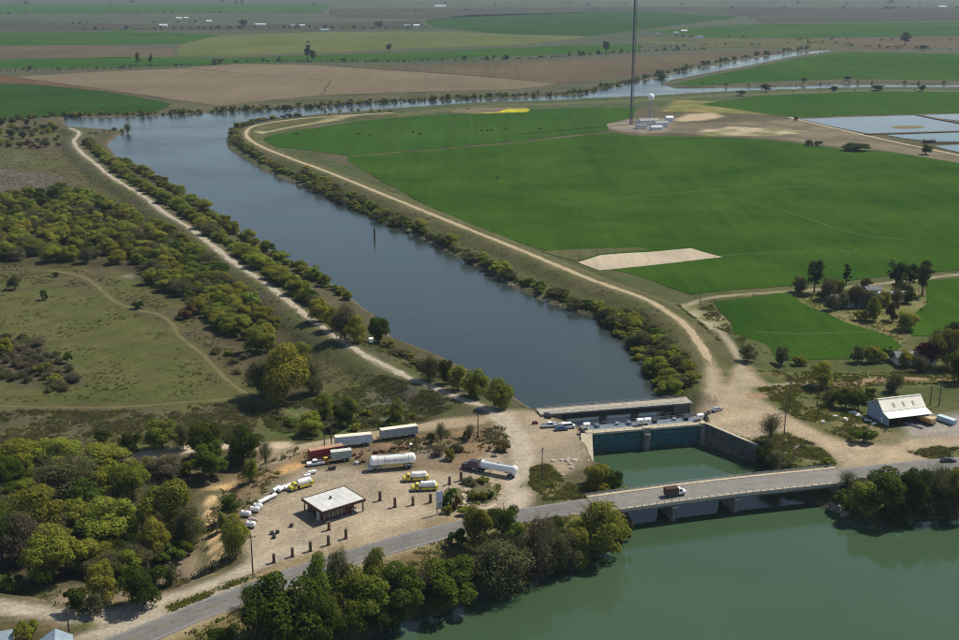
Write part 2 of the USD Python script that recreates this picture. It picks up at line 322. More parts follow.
# transmitter and pond ground
paint_poly(gp([(600, 125), (640, 118), (672, 118), (680, 128), (668, 132), (645, 134), (618, 131)], LAND), (.20, .17, .125), (.15, .13, .10), N25, 6, 4)
paint_poly(gp([(672, 120), (690, 114), (715, 113), (725, 117), (700, 121), (680, 122)], LAND), (.33, .26, .165), None, None, 6, 5)
paint_poly(gp([(676, 100), (720, 102), (780, 115), (720, 113), (690, 112), (660, 112)], LAND), (.115, .125, .03), (.19, .15, .05), N25, 6, 5)
paint_poly(gp([(668, 123), (760, 122), (800, 118), (850, 132), (905, 146), (960, 156), (1100, 180), (1100, 190), (960, 164), (880, 150), (840, 147), (760, 137), (700, 135), (672, 133)], LAND), (.105, .088, .052), (.150, .122, .08), N25, 8, 6)
paint_poly(gp([(698, 131), (730, 127), (762, 128), (805, 131), (800, 134), (745, 136), (706, 136)], LAND), (.34, .28, .20), (.115, .125, .03), N25, 5, 6)
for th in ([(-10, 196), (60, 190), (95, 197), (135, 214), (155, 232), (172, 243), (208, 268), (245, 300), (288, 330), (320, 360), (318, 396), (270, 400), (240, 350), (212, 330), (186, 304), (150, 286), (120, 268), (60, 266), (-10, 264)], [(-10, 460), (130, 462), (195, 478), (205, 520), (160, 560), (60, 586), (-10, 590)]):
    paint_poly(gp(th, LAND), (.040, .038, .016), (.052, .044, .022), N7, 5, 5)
for ln, w_ in (([(470, 470), (440, 488), (400, 492), (370, 512), (330, 528), (290, 545), (250, 566)], .9), ([(500, 470), (450, 470), (400, 475), (350, 480), (300, 492), (262, 530), (250, 560)], 1.1), ([(505, 500), (470, 478), (420, 462)], .8), ([(300, 480), (330, 470), (360, 474), (420, 480), (500, 490)], .7),
        ([(722, 420), (750, 418), (790, 432), (840, 452), (900, 462)], 1.0), ([(712, 380), (714, 405), (740, 430), (800, 452), (850, 470)], 1.0), ([(741, 385), (744, 405), (770, 425), (830, 450)], .8), ([(705, 424), (735, 432), (780, 450), (830, 468)], .8), ([(860, 448), (900, 440), (950, 428)], 1.0), ([(520, 440), (545, 428), (575, 430)], .8), ([(522, 470), (530, 450), (550, 438)], .7)):
    c_ = curve(gp(ln), 2.0)
    for o in (-.9, .9):
        t_ = np.gradient(c_, axis=0); t_ /= np.linalg.norm(t_, axis=1, keepdims=True); paint_line(c_ + np.c_[-t_[:, 1], t_[:, 0]] * o, w_ * .45, (.19, .155, .11), (.44, .36, .25), N12, .9, .5, .42)
# wet margin of bare mud and stones
e_mud = np.where((sd < 3.0) & (sd > -3), 1 - smoothstep(0.2, 3.0, sd + wob), 0)
wlerp(e_mud, (.14, .115, .08), (.07, .06, .04), N7)

ii, jj = np.meshgrid(np.arange(len(xs) - 1), np.arange(len(ys) - 1))
a_ = (jj * len(xs) + ii).ravel(); b_ = a_ + 1; d_ = a_ + len(xs); c_ = d_ + 1
gm = UsdGeom.Mesh.Define(stage, '/World/ground')
gm.CreatePointsAttr(Vt.Vec3fArray.FromNumpy(np.c_[GP, Z].astype(np.float32)))
tri = np.vstack([np.c_[a_, b_, c_], np.c_[a_, c_, d_]]).astype(np.int32)
gm.CreateFaceVertexCountsAttr(Vt.IntArray.FromNumpy(np.full(len(tri), 3, np.int32)))
gm.CreateFaceVertexIndicesAttr(Vt.IntArray.FromNumpy(tri.ravel()))
gm.CreateSubdivisionSchemeAttr('none')
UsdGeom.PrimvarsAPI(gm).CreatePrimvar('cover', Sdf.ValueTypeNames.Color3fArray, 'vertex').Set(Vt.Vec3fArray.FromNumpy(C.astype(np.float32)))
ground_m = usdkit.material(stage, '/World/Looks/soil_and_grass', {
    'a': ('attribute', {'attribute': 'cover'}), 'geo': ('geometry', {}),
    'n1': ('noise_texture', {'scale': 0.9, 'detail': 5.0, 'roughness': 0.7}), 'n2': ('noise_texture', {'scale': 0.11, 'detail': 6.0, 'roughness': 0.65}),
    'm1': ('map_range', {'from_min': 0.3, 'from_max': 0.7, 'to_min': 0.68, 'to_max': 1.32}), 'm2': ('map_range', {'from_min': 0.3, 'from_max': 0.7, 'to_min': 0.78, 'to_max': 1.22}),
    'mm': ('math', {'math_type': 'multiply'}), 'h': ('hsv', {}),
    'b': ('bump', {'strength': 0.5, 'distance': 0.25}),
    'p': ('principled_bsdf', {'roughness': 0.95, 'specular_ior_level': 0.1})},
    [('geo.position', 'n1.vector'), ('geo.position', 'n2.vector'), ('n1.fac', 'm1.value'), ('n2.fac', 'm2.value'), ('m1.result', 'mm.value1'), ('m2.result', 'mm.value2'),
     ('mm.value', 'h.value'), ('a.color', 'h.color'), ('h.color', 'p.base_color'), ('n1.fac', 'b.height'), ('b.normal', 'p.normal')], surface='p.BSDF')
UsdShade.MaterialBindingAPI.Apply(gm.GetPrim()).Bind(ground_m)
tag(gm, 'open delta land of brown weeds, dry grass, gravel yards and levees', 'ground', kind='structure')

# ------------------------------------------------------------------ water
def water_mat(name, deep, deep2, rough, wave, wscale, nscale):
    return usdkit.material(stage, '/World/Looks/' + name, {
        'geo': ('geometry', {}), 'mp': ('mapping', {'scale': (1.0, 1.0, 1.0)}),
        'n': ('noise_texture', {'scale': wscale, 'detail': 3.0, 'roughness': 0.55}), 'v': ('noise_texture', {'scale': nscale, 'detail': 3.0}),
        'r': ('rgb_ramp', {'ramp': [(0.35, deep), (0.65, deep2)]}), 'b': ('bump', {'strength': 1.0, 'distance': wave}),
        'rr': ('map_range', {'from_min': 0.35, 'from_max': 0.65, 'to_min': rough * 0.6, 'to_max': rough * 1.4}),
        'p': ('principled_bsdf', {'ior': 1.33, 'specular_ior_level': 0.5})},
        [('geo.position', 'mp.vector'), ('mp.vector', 'n.vector'), ('mp.vector', 'v.vector'), ('v.fac', 'r.fac'), ('r.color', 'p.base_color'), ('v.fac', 'rr.value'), ('rr.result', 'p.roughness'), ('n.fac', 'b.height'), ('b.normal', 'p.normal')], surface='p.BSDF')
m_channel = water_mat('channel_water', (.022, .032, .028), (.028, .038, .033), .16, .08, .55, .012)
m_river = water_mat('river_water', (.036, .068, .034), (.041, .074, .038), .07, .012, .35, .02)

def flat_mesh(poly, z):
    ts = shapely.constrained_delaunay_triangles(poly if hasattr(poly, 'geom_type') else Polygon(poly).buffer(0))
    v, f = [], []
    for t in ts.geoms:
        q = np.array(t.exterior.coords)[:3]
        if np.cross(q[1] - q[0], q[2] - q[0]) < 0: q = q[::-1]
        f.append([len(v), len(v) + 1, len(v) + 2]); v += [(*p, z) for p in q]
    return np.array(v), np.array(f)
gate_cut = Polygon(gp([(560, 449), (592, 447), (645, 442.5), (701, 437.5), (740, 436), (740, 480), (560, 480)], WATER))
ch_poly = Polygon(channel).buffer(0).buffer(6).difference(gate_cut)
rv_poly = Polygon(river).buffer(0).buffer(6).difference(ch_poly.buffer(0.01))
def biggest(p): return max(p.geoms, key=lambda q: q.area) if hasattr(p, 'geoms') else p
tag(obj('channel_water', flat_mesh(biggest(ch_poly), WATER), m_channel), 'wide blue-grey canal curving away behind the gates', 'water', kind='structure')
tag(obj('river_water', flat_mesh(biggest(rv_poly), RIVER), m_river), 'green river below the road bridge', 'water', kind='structure')

# ------------------------------------------------------------------ roads
def ribbon(line, width, off, crown=0.06, wobble=0.0, skirt=0.6, seed=0, taper=0):
    t = np.gradient(line, axis=0); t /= np.linalg.norm(t, axis=1, keepdims=True); nrm = np.c_[-t[:, 1], t[:, 0]]
    q = np.c_[line, np.zeros(len(line))]
    wl = width / 2 + wobble * (meshkit.fbm(q / 4, 3, seed) - .5) * 2; wr = width / 2 + wobble * (meshkit.fbm(q / 4, 3, seed + 9) - .5) * 2
    off = np.full(len(line), off)
    if taper:
        k = np.clip((len(line) - 1 - np.arange(len(line))) / taper, .08, 1); wl, wr, off = wl * k, wr * k, off - .35 * (1 - k)
    cols = [(-wl - .35, -skirt), (-wl, 0), (-wl * .5, crown * .7), (wl * 0, crown), (wr * .5, crown * .7), (wr, 0), (wr + .35, -skirt)]
    V = []
    for d, z in cols:
        p = line + nrm * d[:, None]; V.append(np.c_[p, H(p[:, 0], p[:, 1]) + off + z])
    V = np.stack(V, 1); n, k = V.shape[:2]
    ix = np.arange(n * k).reshape(n, k)
    F = np.stack([ix[:-1, :-1], ix[:-1, 1:], ix[1:, 1:], ix[1:, :-1]], -1).reshape(-1, 4)[:, ::-1]
    return V.reshape(-1, 3), F
def dirt(name, c1, c2, sc=.35):
    return mat(name, c1, .95, col2=c2, scale=sc, spec=.1, detail=6)
m_levee = dirt('levee_gravel', (.37, .325, .25), (.25, .22, .165)); m_tan = dirt('tan_dirt', (.37, .30, .19), (.275, .225, .14)); m_trail = dirt('trail_dirt', (.135, .118, .055), (.088, .084, .034))
m_asph = usdkit.material(stage, '/World/Looks/worn_asphalt', {
    'geo': ('geometry', {}), 'n': ('noise_texture', {'scale': .22, 'detail': 6.0, 'roughness': .7}), 'r': ('rgb_ramp', {'ramp': [(.3, (.105, .103, .10)), (.7, (.165, .158, .148))]}),
    'p': ('principled_bsdf', {'roughness': .85, 'specular_ior_level': .25})}, [('geo.position', 'n.vector'), ('n.fac', 'r.fac'), ('r.color', 'p.base_color')], surface='p.BSDF')
tag(obj('levee_road', ribbon(levee_road[:-6], 3.0, .05, taper=12, wobble=1.5, seed=1), m_levee), 'pale gravel road on the western levee', 'road', kind='structure')
tag(obj('eastern_levee_road', ribbon(east_levee[:-14], 3.2, .05, taper=26, wobble=.9, seed=2), m_tan), 'tan dirt road on the eastern levee', 'road', kind='structure')
tag(obj('meadow_trail', ribbon(trail_a, 1.9, .03, wobble=.8, crown=.03, seed=3), m_trail), 'narrow trail curving through the meadow', 'path', kind='structure')
tag(obj('meadow_path', ribbon(trail_b, 1.5, .03, wobble=.7, crown=.03, seed=4), m_trail), 'faint straight path across the meadow', 'path', kind='structure')
bx0, bx1 = g(598, 504)[0], g(838, 475)[0]
west_part, east_part = highway[highway[:, 0] < bx0], highway[highway[:, 0] > bx1]
m_yellow = mat("yellow_road_paint", (.155, .142, .11), .8, var=.4, scale=.8); m_white = mat("white_road_paint", (.21, .205, .19), .8, var=.4, scale=.8)
def stripe(line, o, w, dz):
    t = np.gradient(line, axis=0); t /= np.linalg.norm(t, axis=1, keepdims=True); nrm = np.c_[-t[:, 1], t[:, 0]]
    return ribbon(line + nrm * o, w, dz, crown=0.0, skirt=.02)
for nm, ln, lb in (('highway', west_part, 'grey two-lane asphalt road running past the gravel yard to the bridge'), ('highway', east_part, 'grey asphalt road east of the bridge')):
    r = thing(nm, lb, 'road'); tag(r, kind='structure')
    obj('asphalt', ribbon(ln, 8.6, .10, wobble=.25, seed=5), m_asph, r)
    for o in (-.16, .16): obj('centre_line', stripe(ln, o, .11, .178), m_yellow, r)
    for o in (-3.75, 3.75): obj('edge_line', stripe(ln, o, .11, .14), m_white, r)

# ------------------------------------------------------------------ fields
def field_mat(name, c1, c2, ang=0.0, row=1.2, rowamt=.12, sc=.01):
    return usdkit.material(stage, '/World/Looks/' + name, {
        'geo': ('geometry', {}), 'mp': ('mapping', {'rotation': (0, 0, ang), 'scale': (1, .12, 1)}), 'mp2': ('mapping', {'rotation': (0, 0, ang), 'scale': (1, .02, 1)}),
        'n': ('noise_texture', {'scale': sc, 'detail': 6.0, 'roughness': .6}), 'n2': ('noise_texture', {'scale': row, 'detail': 3.0}), 'n3': ('noise_texture', {'scale': .12, 'detail': 3.0, 'roughness': .7}),
        'r': ('rgb_ramp', {'ramp': [(.32, c1), (.68, c2)]}), 'm': ('map_range', {'from_min': .3, 'from_max': .7, 'to_min': 1 - rowamt, 'to_max': 1 + rowamt}), 'm3': ('map_range', {'from_min': .3, 'from_max': .7, 'to_min': 1 - rowamt, 'to_max': 1 + rowamt}),
        'mm': ('math', {'math_type': 'multiply'}), 'h': ('hsv', {}), 'b': ('bump', {'strength': .4, 'distance': .2}), 'p': ('principled_bsdf', {'roughness': 1.0, 'specular_ior_level': .0})},
        [('geo.position', 'n.vector'), ('geo.position', 'mp.vector'), ('mp.vector', 'n2.vector'), ('geo.position', 'mp2.vector'), ('mp2.vector', 'n3.vector'), ('n.fac', 'r.fac'), ('n2.fac', 'm.value'), ('n3.fac', 'm3.value'), ('m.result', 'mm.value1'), ('m3.result', 'mm.value2'), ('mm.value', 'h.value'), ('r.color', 'h.color'), ('h.color', 'p.base_color'), ('n2.fac', 'b.height'), ('b.normal', 'p.normal')], surface='p.BSDF')
G1 = field_mat('young_wheat', (.018, .053, .006), (.040, .082, .010), .35, rowamt=.1, sc=.014); G2 = field_mat('far_wheat', (.021, .060, .008), (.036, .080, .012), .2, sc=.004); G3 = field_mat('dark_wheat', (.016, .047, .007), (.026, .060, .010), 1.2, sc=.006)
TAN = field_mat('ploughed_tan_soil', (.122, .098, .064), (.155, .126, .083), 1.35, .5, .06, .005); BRN = field_mat('ploughed_brown_soil', (.076, .062, .038), (.104, .084, .052), 1.3, .5, .12, .004)
PUR = field_mat('dark_ploughed_soil', (.042, .042, .027), (.058, .058, .036), 1.3, .4, .1, .003); OLV = field_mat('olive_stubble', (.070, .086, .026), (.102, .110, .040), .3, .5, .1, .004); PALE = field_mat('bare_pale_soil', (.33, .28, .21), (.41, .35, .265), .3, .6, .08, .03)
YEL = field_mat('yellow_mustard', (.40, .34, .02), (.30, .29, .03), .3, .3, .2, .03); RED = field_mat('red_earth_strip', (.11, .062, .034), (.08, .058, .036), .3, .3, .2, .03); MIX = field_mat('weedy_fallow', (.060, .068, .030), (.095, .092, .045), .5, .3, .15, .006)

def field(poly_px, m, label, lift=.2, name='field', z=LAND, wobble=2.0, soften=True):
    q = gp(poly_px, z + lift)
    ring = np.vstack([q, q[:1]]); seg = []
    for a, b in zip(ring[:-1], ring[1:]):                       # a slightly uneven edge
        d = np.linalg.norm(b - a); far = max(a[1], b[1]); n = max(1, int(d / max(6.0, far * .012)))
        seg.append(a + (b - a) * (np.arange(n) / n)[:, None])
    q = np.vstack(seg); k = wobble * np.maximum(1, q[:, 1] / 700)
    q = q + (np.stack([meshkit.fbm(np.c_[q / 20, 0 * q[:, :1]], 3, s) for s in (21, 22)], 1) - .5) * 2 * k[:, None]
    p = Polygon(q).buffer(0); p = biggest(p)
    v, f = flat_mesh(p, z + lift)
    e = np.array(p.exterior.coords); 
    n0 = len(v); lo = np.c_[e, np.full(len(e), z - 1.2)]; hi = np.c_[e, np.full(len(e), z + lift)]
    v = np.vstack([v, hi, lo]); n = len(e); i = np.arange(n - 1)
    f = np.vstack([f, np.c_[n0 + i, n0 + n + i, n0 + n + i + 1], np.c_[n0 + i, n0 + n + i + 1, n0 + i + 1]])
    return tag(obj(name, (v, f), m), label, 'field', kind='structure')
field([(258, 140), (272, 135), (300, 130), (360, 121), (420, 116), (520, 110), (600, 107), (640, 108), (632, 117), (606, 124), (610, 131), (500, 143), (347, 156), (320, 152), (280, 147)], G2, 'bright green field inside the bend of the canal')
field([(349, 161), (347, 157), (500, 144.5), (612, 132.5), (640, 136), (700, 137), (760, 139), (840, 148.5), (890, 152), (960, 163), (1250, 190), (1250, 240), (959, 270), (880, 277), (800, 285), (740, 289), (692, 294), (672, 288), (640, 276), (602, 266), (562, 255), (520, 243), (441, 212), (376, 178)], G1, 'large vivid green wheat field east of the canal')
field([(712, 301), (745, 297), (790, 292), (800, 302), (845, 322), (890, 336), (903, 346), (880, 358), (790, 360), (762, 357), (742, 343), (728, 322)], G1, 'small green field between the farm road and the lot')
field([(925, 281), (1150, 262), (1150, 325), (960, 335), (915, 336), (905, 325), (925, 305)], G1, 'green field beside the farmhouse')
field([(577, 262), (600, 255.5), (690, 248.5), (722, 257), (690, 261), (600, 270)], PALE, 'bare pale rectangle of soil in the green field', .31)
field([(540, 251.5), (560, 250), (640, 247), (648, 249.5), (600, 254.5), (576, 260.5)], MIX, 'weedy strip beside the bare soil', .29)
field([(446, 110), (460, 108), (525, 107.2), (528, 111.5), (492, 113.5), (455, 113)], TAN, 'bare soil patch beside the yellow mustard', .31)
field([(468, 113.7), (498, 113.0), (526, 112.2), (531, 110.2), (527, 108.6), (506, 109.4), (497, 112.0)], YEL, 'strip of yellow mustard flowers by the canal', .34)
field([(700, 104), (760, 96), (850, 92), (960, 92), (1300, 95), (1300, 116), (1000, 112), (960, 113), (920, 113.5), (800, 117.5), (775, 115)], G2, 'green field above the settling ponds')
field([(672, 84.5), (690, 80), (740, 70), (800, 58), (845, 52), (960, 54), (1300, 60), (1300, 78), (960, 80), (850, 79), (757, 82), (700, 86)], G2, 'green island field between two sloughs')
field([(-200, 84), (0, 84), (33, 84.5), (100, 91), (172, 103.5), (158, 111.5), (60, 116), (0, 119), (-200, 122)], G3, 'dark green field at the far bank of the canal')
field([(13, 77), (100, 72), (185, 68.5), (230, 72.5), (330, 81), (320, 95), (217, 106), (205, 104), (110, 90)], TAN, 'tan ploughed field beyond the slough')
field([(-200, 78), (5, 76), (110, 91), (176, 102.5), (204, 104.5), (150, 96), (30, 84), (0, 83), (-200, 84)], RED, 'strip of reddish earth beside a ditch', .31)
field([(186, 68), (240, 64), (320, 65.5), (362, 68.5), (470, 76), (556, 83.5), (520, 89), (400, 92.5), (322, 95), (332, 81), (250, 74)], TAN, 'second tan ploughed field beyond the slough')
field([(330, 64.5), (420, 66), (520, 62), (640, 56.5), (790, 50), (780, 53), (690, 66), (640, 75), (588, 82.5), (560, 83), (470, 75), (365, 68)], BRN, 'brown ploughed field beyond the slough')
field([(-300, 60), (0, 60), (120, 57), (230, 58), (330, 55), (470, 50), (560, 46), (640, 44), (640, 51), (520, 56), (420, 60), (320, 61.5), (200, 65), (60, 68), (-300, 73)], G2, 'green field beyond the tan fields')
field([(-300, 44), (0, 47), (80, 45), (175, 50), (172, 57), (60, 58), (-300, 58)], BRN, 'brown field at the far left')
field([(-300, 34), (0, 33), (130, 31), (220, 35), (180, 44), (70, 45), (-300, 44)], G2, 'pale green field in the far left distance')
field([(180, 44.5), (222, 35.5), (320, 32), (420, 31.5), (590, 37), (520, 45), (400, 49), (330, 53), (230, 56), (176, 56), (178, 50)], OLV, 'olive field in the distance')
field([(-400, 22), (0, 21), (200, 26), (420, 21), (430, 28), (320, 31), (130, 30), (-400, 32)], PUR, 'dark ploughed field in the distance')
field([(432, 27), (425, 20), (470, 15), (640, 11), (740, 17), (640, 30), (592, 36), (500, 34)], G3, 'deep green field in the distance')
field([(-500, 5), (0, 4), (330, 5), (320, 13), (0, 14), (-500, 14)], G2, 'far green fields near the horizon')
field([(330, 9), (640, 7), (960, 8), (1400, 10), (1400, 20), (960, 21), (760, 23), (745, 16), (640, 10.5), (420, 19), (330, 18)], PUR, 'brown ploughed land in the far distance')
field([(645, 31), (760, 24), (960, 22), (1400, 22), (1400, 34), (960, 36), (800, 38), (700, 37)], G2, 'green field in the right distance')
field([(830, 38.5), (960, 37), (1400, 36), (1400, 46), (960, 48), (870, 49)], BRN, 'brown field in the right distance')
field([(640, 38), (760, 39), (825, 39), (860, 49.5), (800, 49), (700, 47), (640, 43)], MIX, 'weedy fallow land around the far farm')

m_track = dirt('crop_track', (.050, .084, .018), (.038, .072, .012), .1)
for ln, w_, lb in (([(757, 331.5), (790, 333.5), (830, 333), (878, 331)], .9, 'pale wheel line across the small green field'), ([(700, 193), (740, 200), (790, 213), (850, 232), (905, 240)], 1.2, 'faint pale wheel line in the large green field'), ([(690, 262), (730, 255), (790, 252), (860, 250)], 1.0, 'faint wheel line right of the bare soil'), ([(560, 205), (640, 196), (720, 190), (830, 186)], 1.2, 'faint wheel line high in the large green field')):
    l = curve(gp(ln, LAND + .2), 4); tag(obj('wheel_line', ribbon(l, w_, .27, crown=.02, skirt=.1, wobble=.4), m_track), lb, 'track', kind='structure')
# ------------------------------------------------------------------ shape helpers
def T(m, x=0, y=0, z=0, rx=0, ry=0, rz=0):
    M = trimesh.transformations.euler_matrix(math.radians(rx), math.radians(ry), math.radians(rz)); M[:3, 3] = (x, y, z)
    m.apply_transform(M); return m
def box(lx, ly, lz, x=0, y=0, z=0, rz=0):
    """A box standing on z."""
    return T(trimesh.creation.box([lx, ly, lz]), x, y, z + lz / 2, rz=rz)
def chbox(lx, ly, lz, x=0, y=0, z=0, c=.06, rz=0, top=1.0):
    """A box with chamfered edges; top shrinks the upper face."""
    pts = []
    for sx in (-1, 1):
        for sy in (-1, 1):
            for sz in (-1, 1):
                k = top if sz > 0 else 1.0
                for d in ((c, 0, 0), (0, c, 0), (0, 0, c)):
                    pts.append((sx * (lx / 2 * k - d[0]), sy * (ly / 2 * k - d[1]), sz * (lz / 2 - d[2])))
    return T(trimesh.convex.convex_hull(np.array(pts)), x, y, z + lz / 2, rz=rz)
def rod(a, b, r, n=8, r2=None):
    a, b = np.array(a, float), np.array(b, float); d = b - a; L = np.linalg.norm(d)
    m = trimesh.creation.cylinder(radius=r, height=L, sections=n)
    if r2 is not None:
        k = m.vertices[:, 2] > 0; m.vertices[k, :2] *= r2 / r
    M = trimesh.geometry.align_vectors([0, 0, 1], d / L); M[:3, 3] = (a + b) / 2
    m.apply_transform(M); return m
def cat(*ms): return trimesh.util.concatenate([m for m in ms])
def prism(poly, depth):
    """Extrude a (x, z) outline along y, centred."""
    m = trimesh.creation.extrude_polygon(Polygon(poly), depth, engine='earcut')
    v = m.vertices.copy(); m.vertices = np.c_[v[:, 0], depth / 2 - v[:, 2], v[:, 1]]
    return m
def tankshape(r, L, n=20, dome=.55):
    """A lying pressure vessel along x, with domed ends."""
    k = np.linspace(0, math.pi / 2, 6); prof = [(0.0001, -L / 2)] 
    prof = [(max(r * math.sin(t), 1e-4), -L / 2 + r * dome * (1 - math.cos(t))) for t in k] + [(max(r * math.sin(t), 1e-4), L / 2 - r * dome * (1 - math.cos(t))) for t in k[::-1]]
    m = trimesh.creation.revolve(np.array(prof), sections=n)
    v = m.vertices.copy(); m.vertices = np.c_[v[:, 2], v[:, 0], v[:, 1]]; m.fix_normals(); return m
def yaw(a, b): return math.degrees(math.atan2(b[1] - a[1], b[0] - a[0]))

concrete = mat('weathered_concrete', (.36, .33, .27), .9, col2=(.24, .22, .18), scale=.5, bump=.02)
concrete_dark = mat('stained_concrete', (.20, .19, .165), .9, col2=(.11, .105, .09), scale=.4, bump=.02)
tan_conc = mat('tan_concrete', (.46, .40, .29), .9, col2=(.34, .29, .21), scale=.6)
teal = mat('teal_gate_steel', (.035, .12, .125), .55, col2=(.02, .07, .075), scale=.6, spec=.4)
blue_steel = mat('blue_grey_steel', (.15, .19, .23), .5, col2=(.10, .13, .16), scale=.7, spec=.4)
steel_grey = mat('galvanised_steel', (.32, .33, .33), .45, var=.25, scale=1.0, metallic=.3)
white_paint = mat('white_paint', (.78, .77, .73), .45, var=.12, scale=.9, spec=.4, rand=.06)
dark_steel = mat('dark_steel', (.035, .035, .038), .5, var=.4, scale=1.5)
rubber = mat('tyre_rubber', (.018, .018, .018), .9, var=.3)
rim_m = mat('wheel_rim', (.35, .35, .34), .4, var=.3, metallic=.5)
glass_m = usdkit.material(stage, '/World/Looks/dark_glass', {'p': ('principled_bsdf', {'base_color': (.012, .016, .02), 'roughness': .06, 'specular_ior_level': .8})}, [], surface='p.BSDF')
wood_pole = mat('weathered_wood', (.075, .055, .04), .9, col2=(.045, .034, .026), scale=2.5)

# ------------------------------------------------------------------ the control gates across the canal
A, B = g(592, 433, 1.2), g(701, 424, 1.2)
GU = (B - A)[:2] / np.linalg.norm((B - A)[:2]); GL = np.linalg.norm((B - A)[:2]); GA = yaw(A, B)
gate = thing('gate_structure', 'concrete canal gates with teal steel leaves, hoists and a tan deck', 'canal gate', (A[0], A[1], 0), GA)
DZ = 1.2
for k, (x, w) in enumerate(((-.9, 1.8), (GL / 2, 2.4), (GL + .9, 1.8))):
    obj('pier', cat(box(w, 9.0, DZ - .45 + 8.5, x, 4.2, -8.5), T(trimesh.creation.cylinder(radius=w / 2, height=8.2, sections=16), x, -.3, -4.6)), concrete_dark, gate)
    obj('pier_cap', box(w + .3, 5.2, .5, x, 2.6, DZ - .25), tan_conc, gate)
for k in range(2):
    x0, x1 = (.0, GL / 2 - 1.2) if k == 0 else (GL / 2 + 1.2, GL)
    leaf = obj('gate_leaf', box(x1 - x0 - .1, .35, 8.4, (x0 + x1) / 2, 1.0, -8.0), teal, gate)
    n = 6
    for i in range(n + 1): obj('stiffener', box(.16, .22, 8.2, x0 + .2 + (x1 - x0 - .4) * i / n, .72, -7.9), teal, leaf)
    for z in (-5.4, -3.7, -2.0, -.4): obj('beam', box(x1 - x0 - .3, .28, .18, (x0 + x1) / 2, .69, z), teal, leaf)
    obj('walkway_slab', box(x1 - x0 + .0, 3.0, .35, (x0 + x1) / 2, 1.45, DZ - .35), tan_conc, gate)
    obj('fascia_beam', box(x1 - x0, .25, .5, (x0 + x1) / 2, -.02, DZ - .62), tan_conc, gate)
    obj('hoist_platform', box(x1 - x0, 4.2, .25, (x0 + x1) / 2, 5.3, DZ - .3), blue_steel, gate)
    rr = [box(x1 - x0, .06, .06, (x0 + x1) / 2, yy, DZ + zz) for yy in (.08, 7.2) for zz in (.5, 1.0)]
    rr += [box(.07, .07, 1.0, x0 + .4 + (x1 - x0 - .8) * i / 8, yy, DZ) for i in range(9) for yy in (.08, 7.2)]
    obj('railing', cat(*rr), steel_grey, gate)
    for xx in (x0 + 3.4, x1 - 3.4): obj('hoist_motor', cat(chbox(1.1, 1.4, 1.0, xx, 4.9, DZ), T(trimesh.creation.cylinder(radius=.35, height=1.6, sections=12), xx, 6.1, DZ + .5, ry=90)), dark_steel if k else blue_steel, gate)
    obj('drive_shaft', rod((x0 + .4, 5.6, DZ + .55), (x1 - .4, 5.6, DZ + .55), .12), dark_steel, gate)
    obj('drum', T(trimesh.creation.cylinder(radius=.5, height=1.2, sections=14), (x0 + x1) / 2 + 1.5, 5.6, DZ + .45, ry=90), steel_grey, gate)
def hoist_house(x, y, label):
    p = A[:2] + GU * x + np.array([-GU[1], GU[0]]) * y
    t = thing('hoist_house', label, 'gate hoist', (p[0], p[1], DZ + .26), GA)
    obj('base_frame', cat(*[box(.14, .14, .7, sx * .85, sy * .75, 0) for sx in (-1, 1) for sy in (-1, 1)], box(1.9, 1.7, .1, 0, 0, .66)), dark_steel, t)
    h = obj('housing', cat(chbox(2.0, 1.8, 1.25, 0, 0, .74, .1), ), white_paint, t)
    obj('lid', T(trimesh.convex.convex_hull(np.array([(sx * 1.08, sy * 1.0, 0) for sx in (-1, 1) for sy in (-1, 1)] + [(sx * 1.08, 0, .38) for sx in (-1, 1)])), 0, 0, 1.985), white_paint, t)
    obj('vent_panel', box(.8, .05, .5, 0, -.915, 1.1), steel_grey, t)
hoist_house(-.9, 3.4, 'white hoist housing at the west end of the gate deck')
hoist_house(GL / 2 - 1.4, 3.4, 'white hoist housing west half of the middle pair on the gates')
hoist_house(GL / 2 + 1.3, 3.4, 'white hoist housing east half of the middle pair on the gates')
hoist_house(GL + .9, 3.4, 'white hoist housing at the east end of the gate deck')

# access bridge just upstream of the gates
b0, b1 = g(541, 415, .6), g(693, 403, .6)
bu = (b1 - b0)[:2]; bl = np.linalg.norm(bu); ba = yaw(b0, b1)
abut_m = mat('brown_abutment', (.15, .13, .10), .95, col2=(.09, .08, .062), scale=.5); wall_dark = mat('shade_dark_concrete', (.10, .10, .085), .9, col2=(.05, .05, .045), scale=.35)  # wing wall concrete darkened: the shade on its face is in the colour
acc = thing('access_bridge', 'narrow grey concrete bridge across the canal just behind the gates', 'bridge', (b0[0], b0[1], 0), ba)
obj('deck', box(bl, 6.4, .32, bl / 2, 3.2, .28), concrete, acc)
under_m = mat('shade_dark_girder', (.055, .052, .047), .9, var=.4)  # shade under the deck put into the girders' near-black colour and extra depth
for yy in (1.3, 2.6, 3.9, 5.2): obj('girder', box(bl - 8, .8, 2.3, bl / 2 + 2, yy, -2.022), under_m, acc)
for yy in (.12, 6.28): obj('kerb', box(bl, .24, .22, bl / 2, yy, .602), concrete, acc)
for yy in (.12, 6.28):
    obj('railing', cat(*[box(bl - 6, .06, .07, bl / 2, yy, .95 + z) for z in (.3, .65)], *[box(.08, .08, .75, 4 + i * 2.5, yy, .952) for i in range(int((bl - 8) / 2.5))]), steel_grey, acc)
for xx in (bl * .42, bl * .63, bl * .84): obj('pier', cat(box(.9, 6.0, 5.2, xx, 3.2, -7.8), box(1.2, 6.6, .4, xx, 3.2, -2.56)), concrete_dark, acc)
for xx in (4.5, bl - 4.0): obj('abutment', box(6.5, 5.8, 3.4, xx, 3.2, -3.262), abut_m, acc)
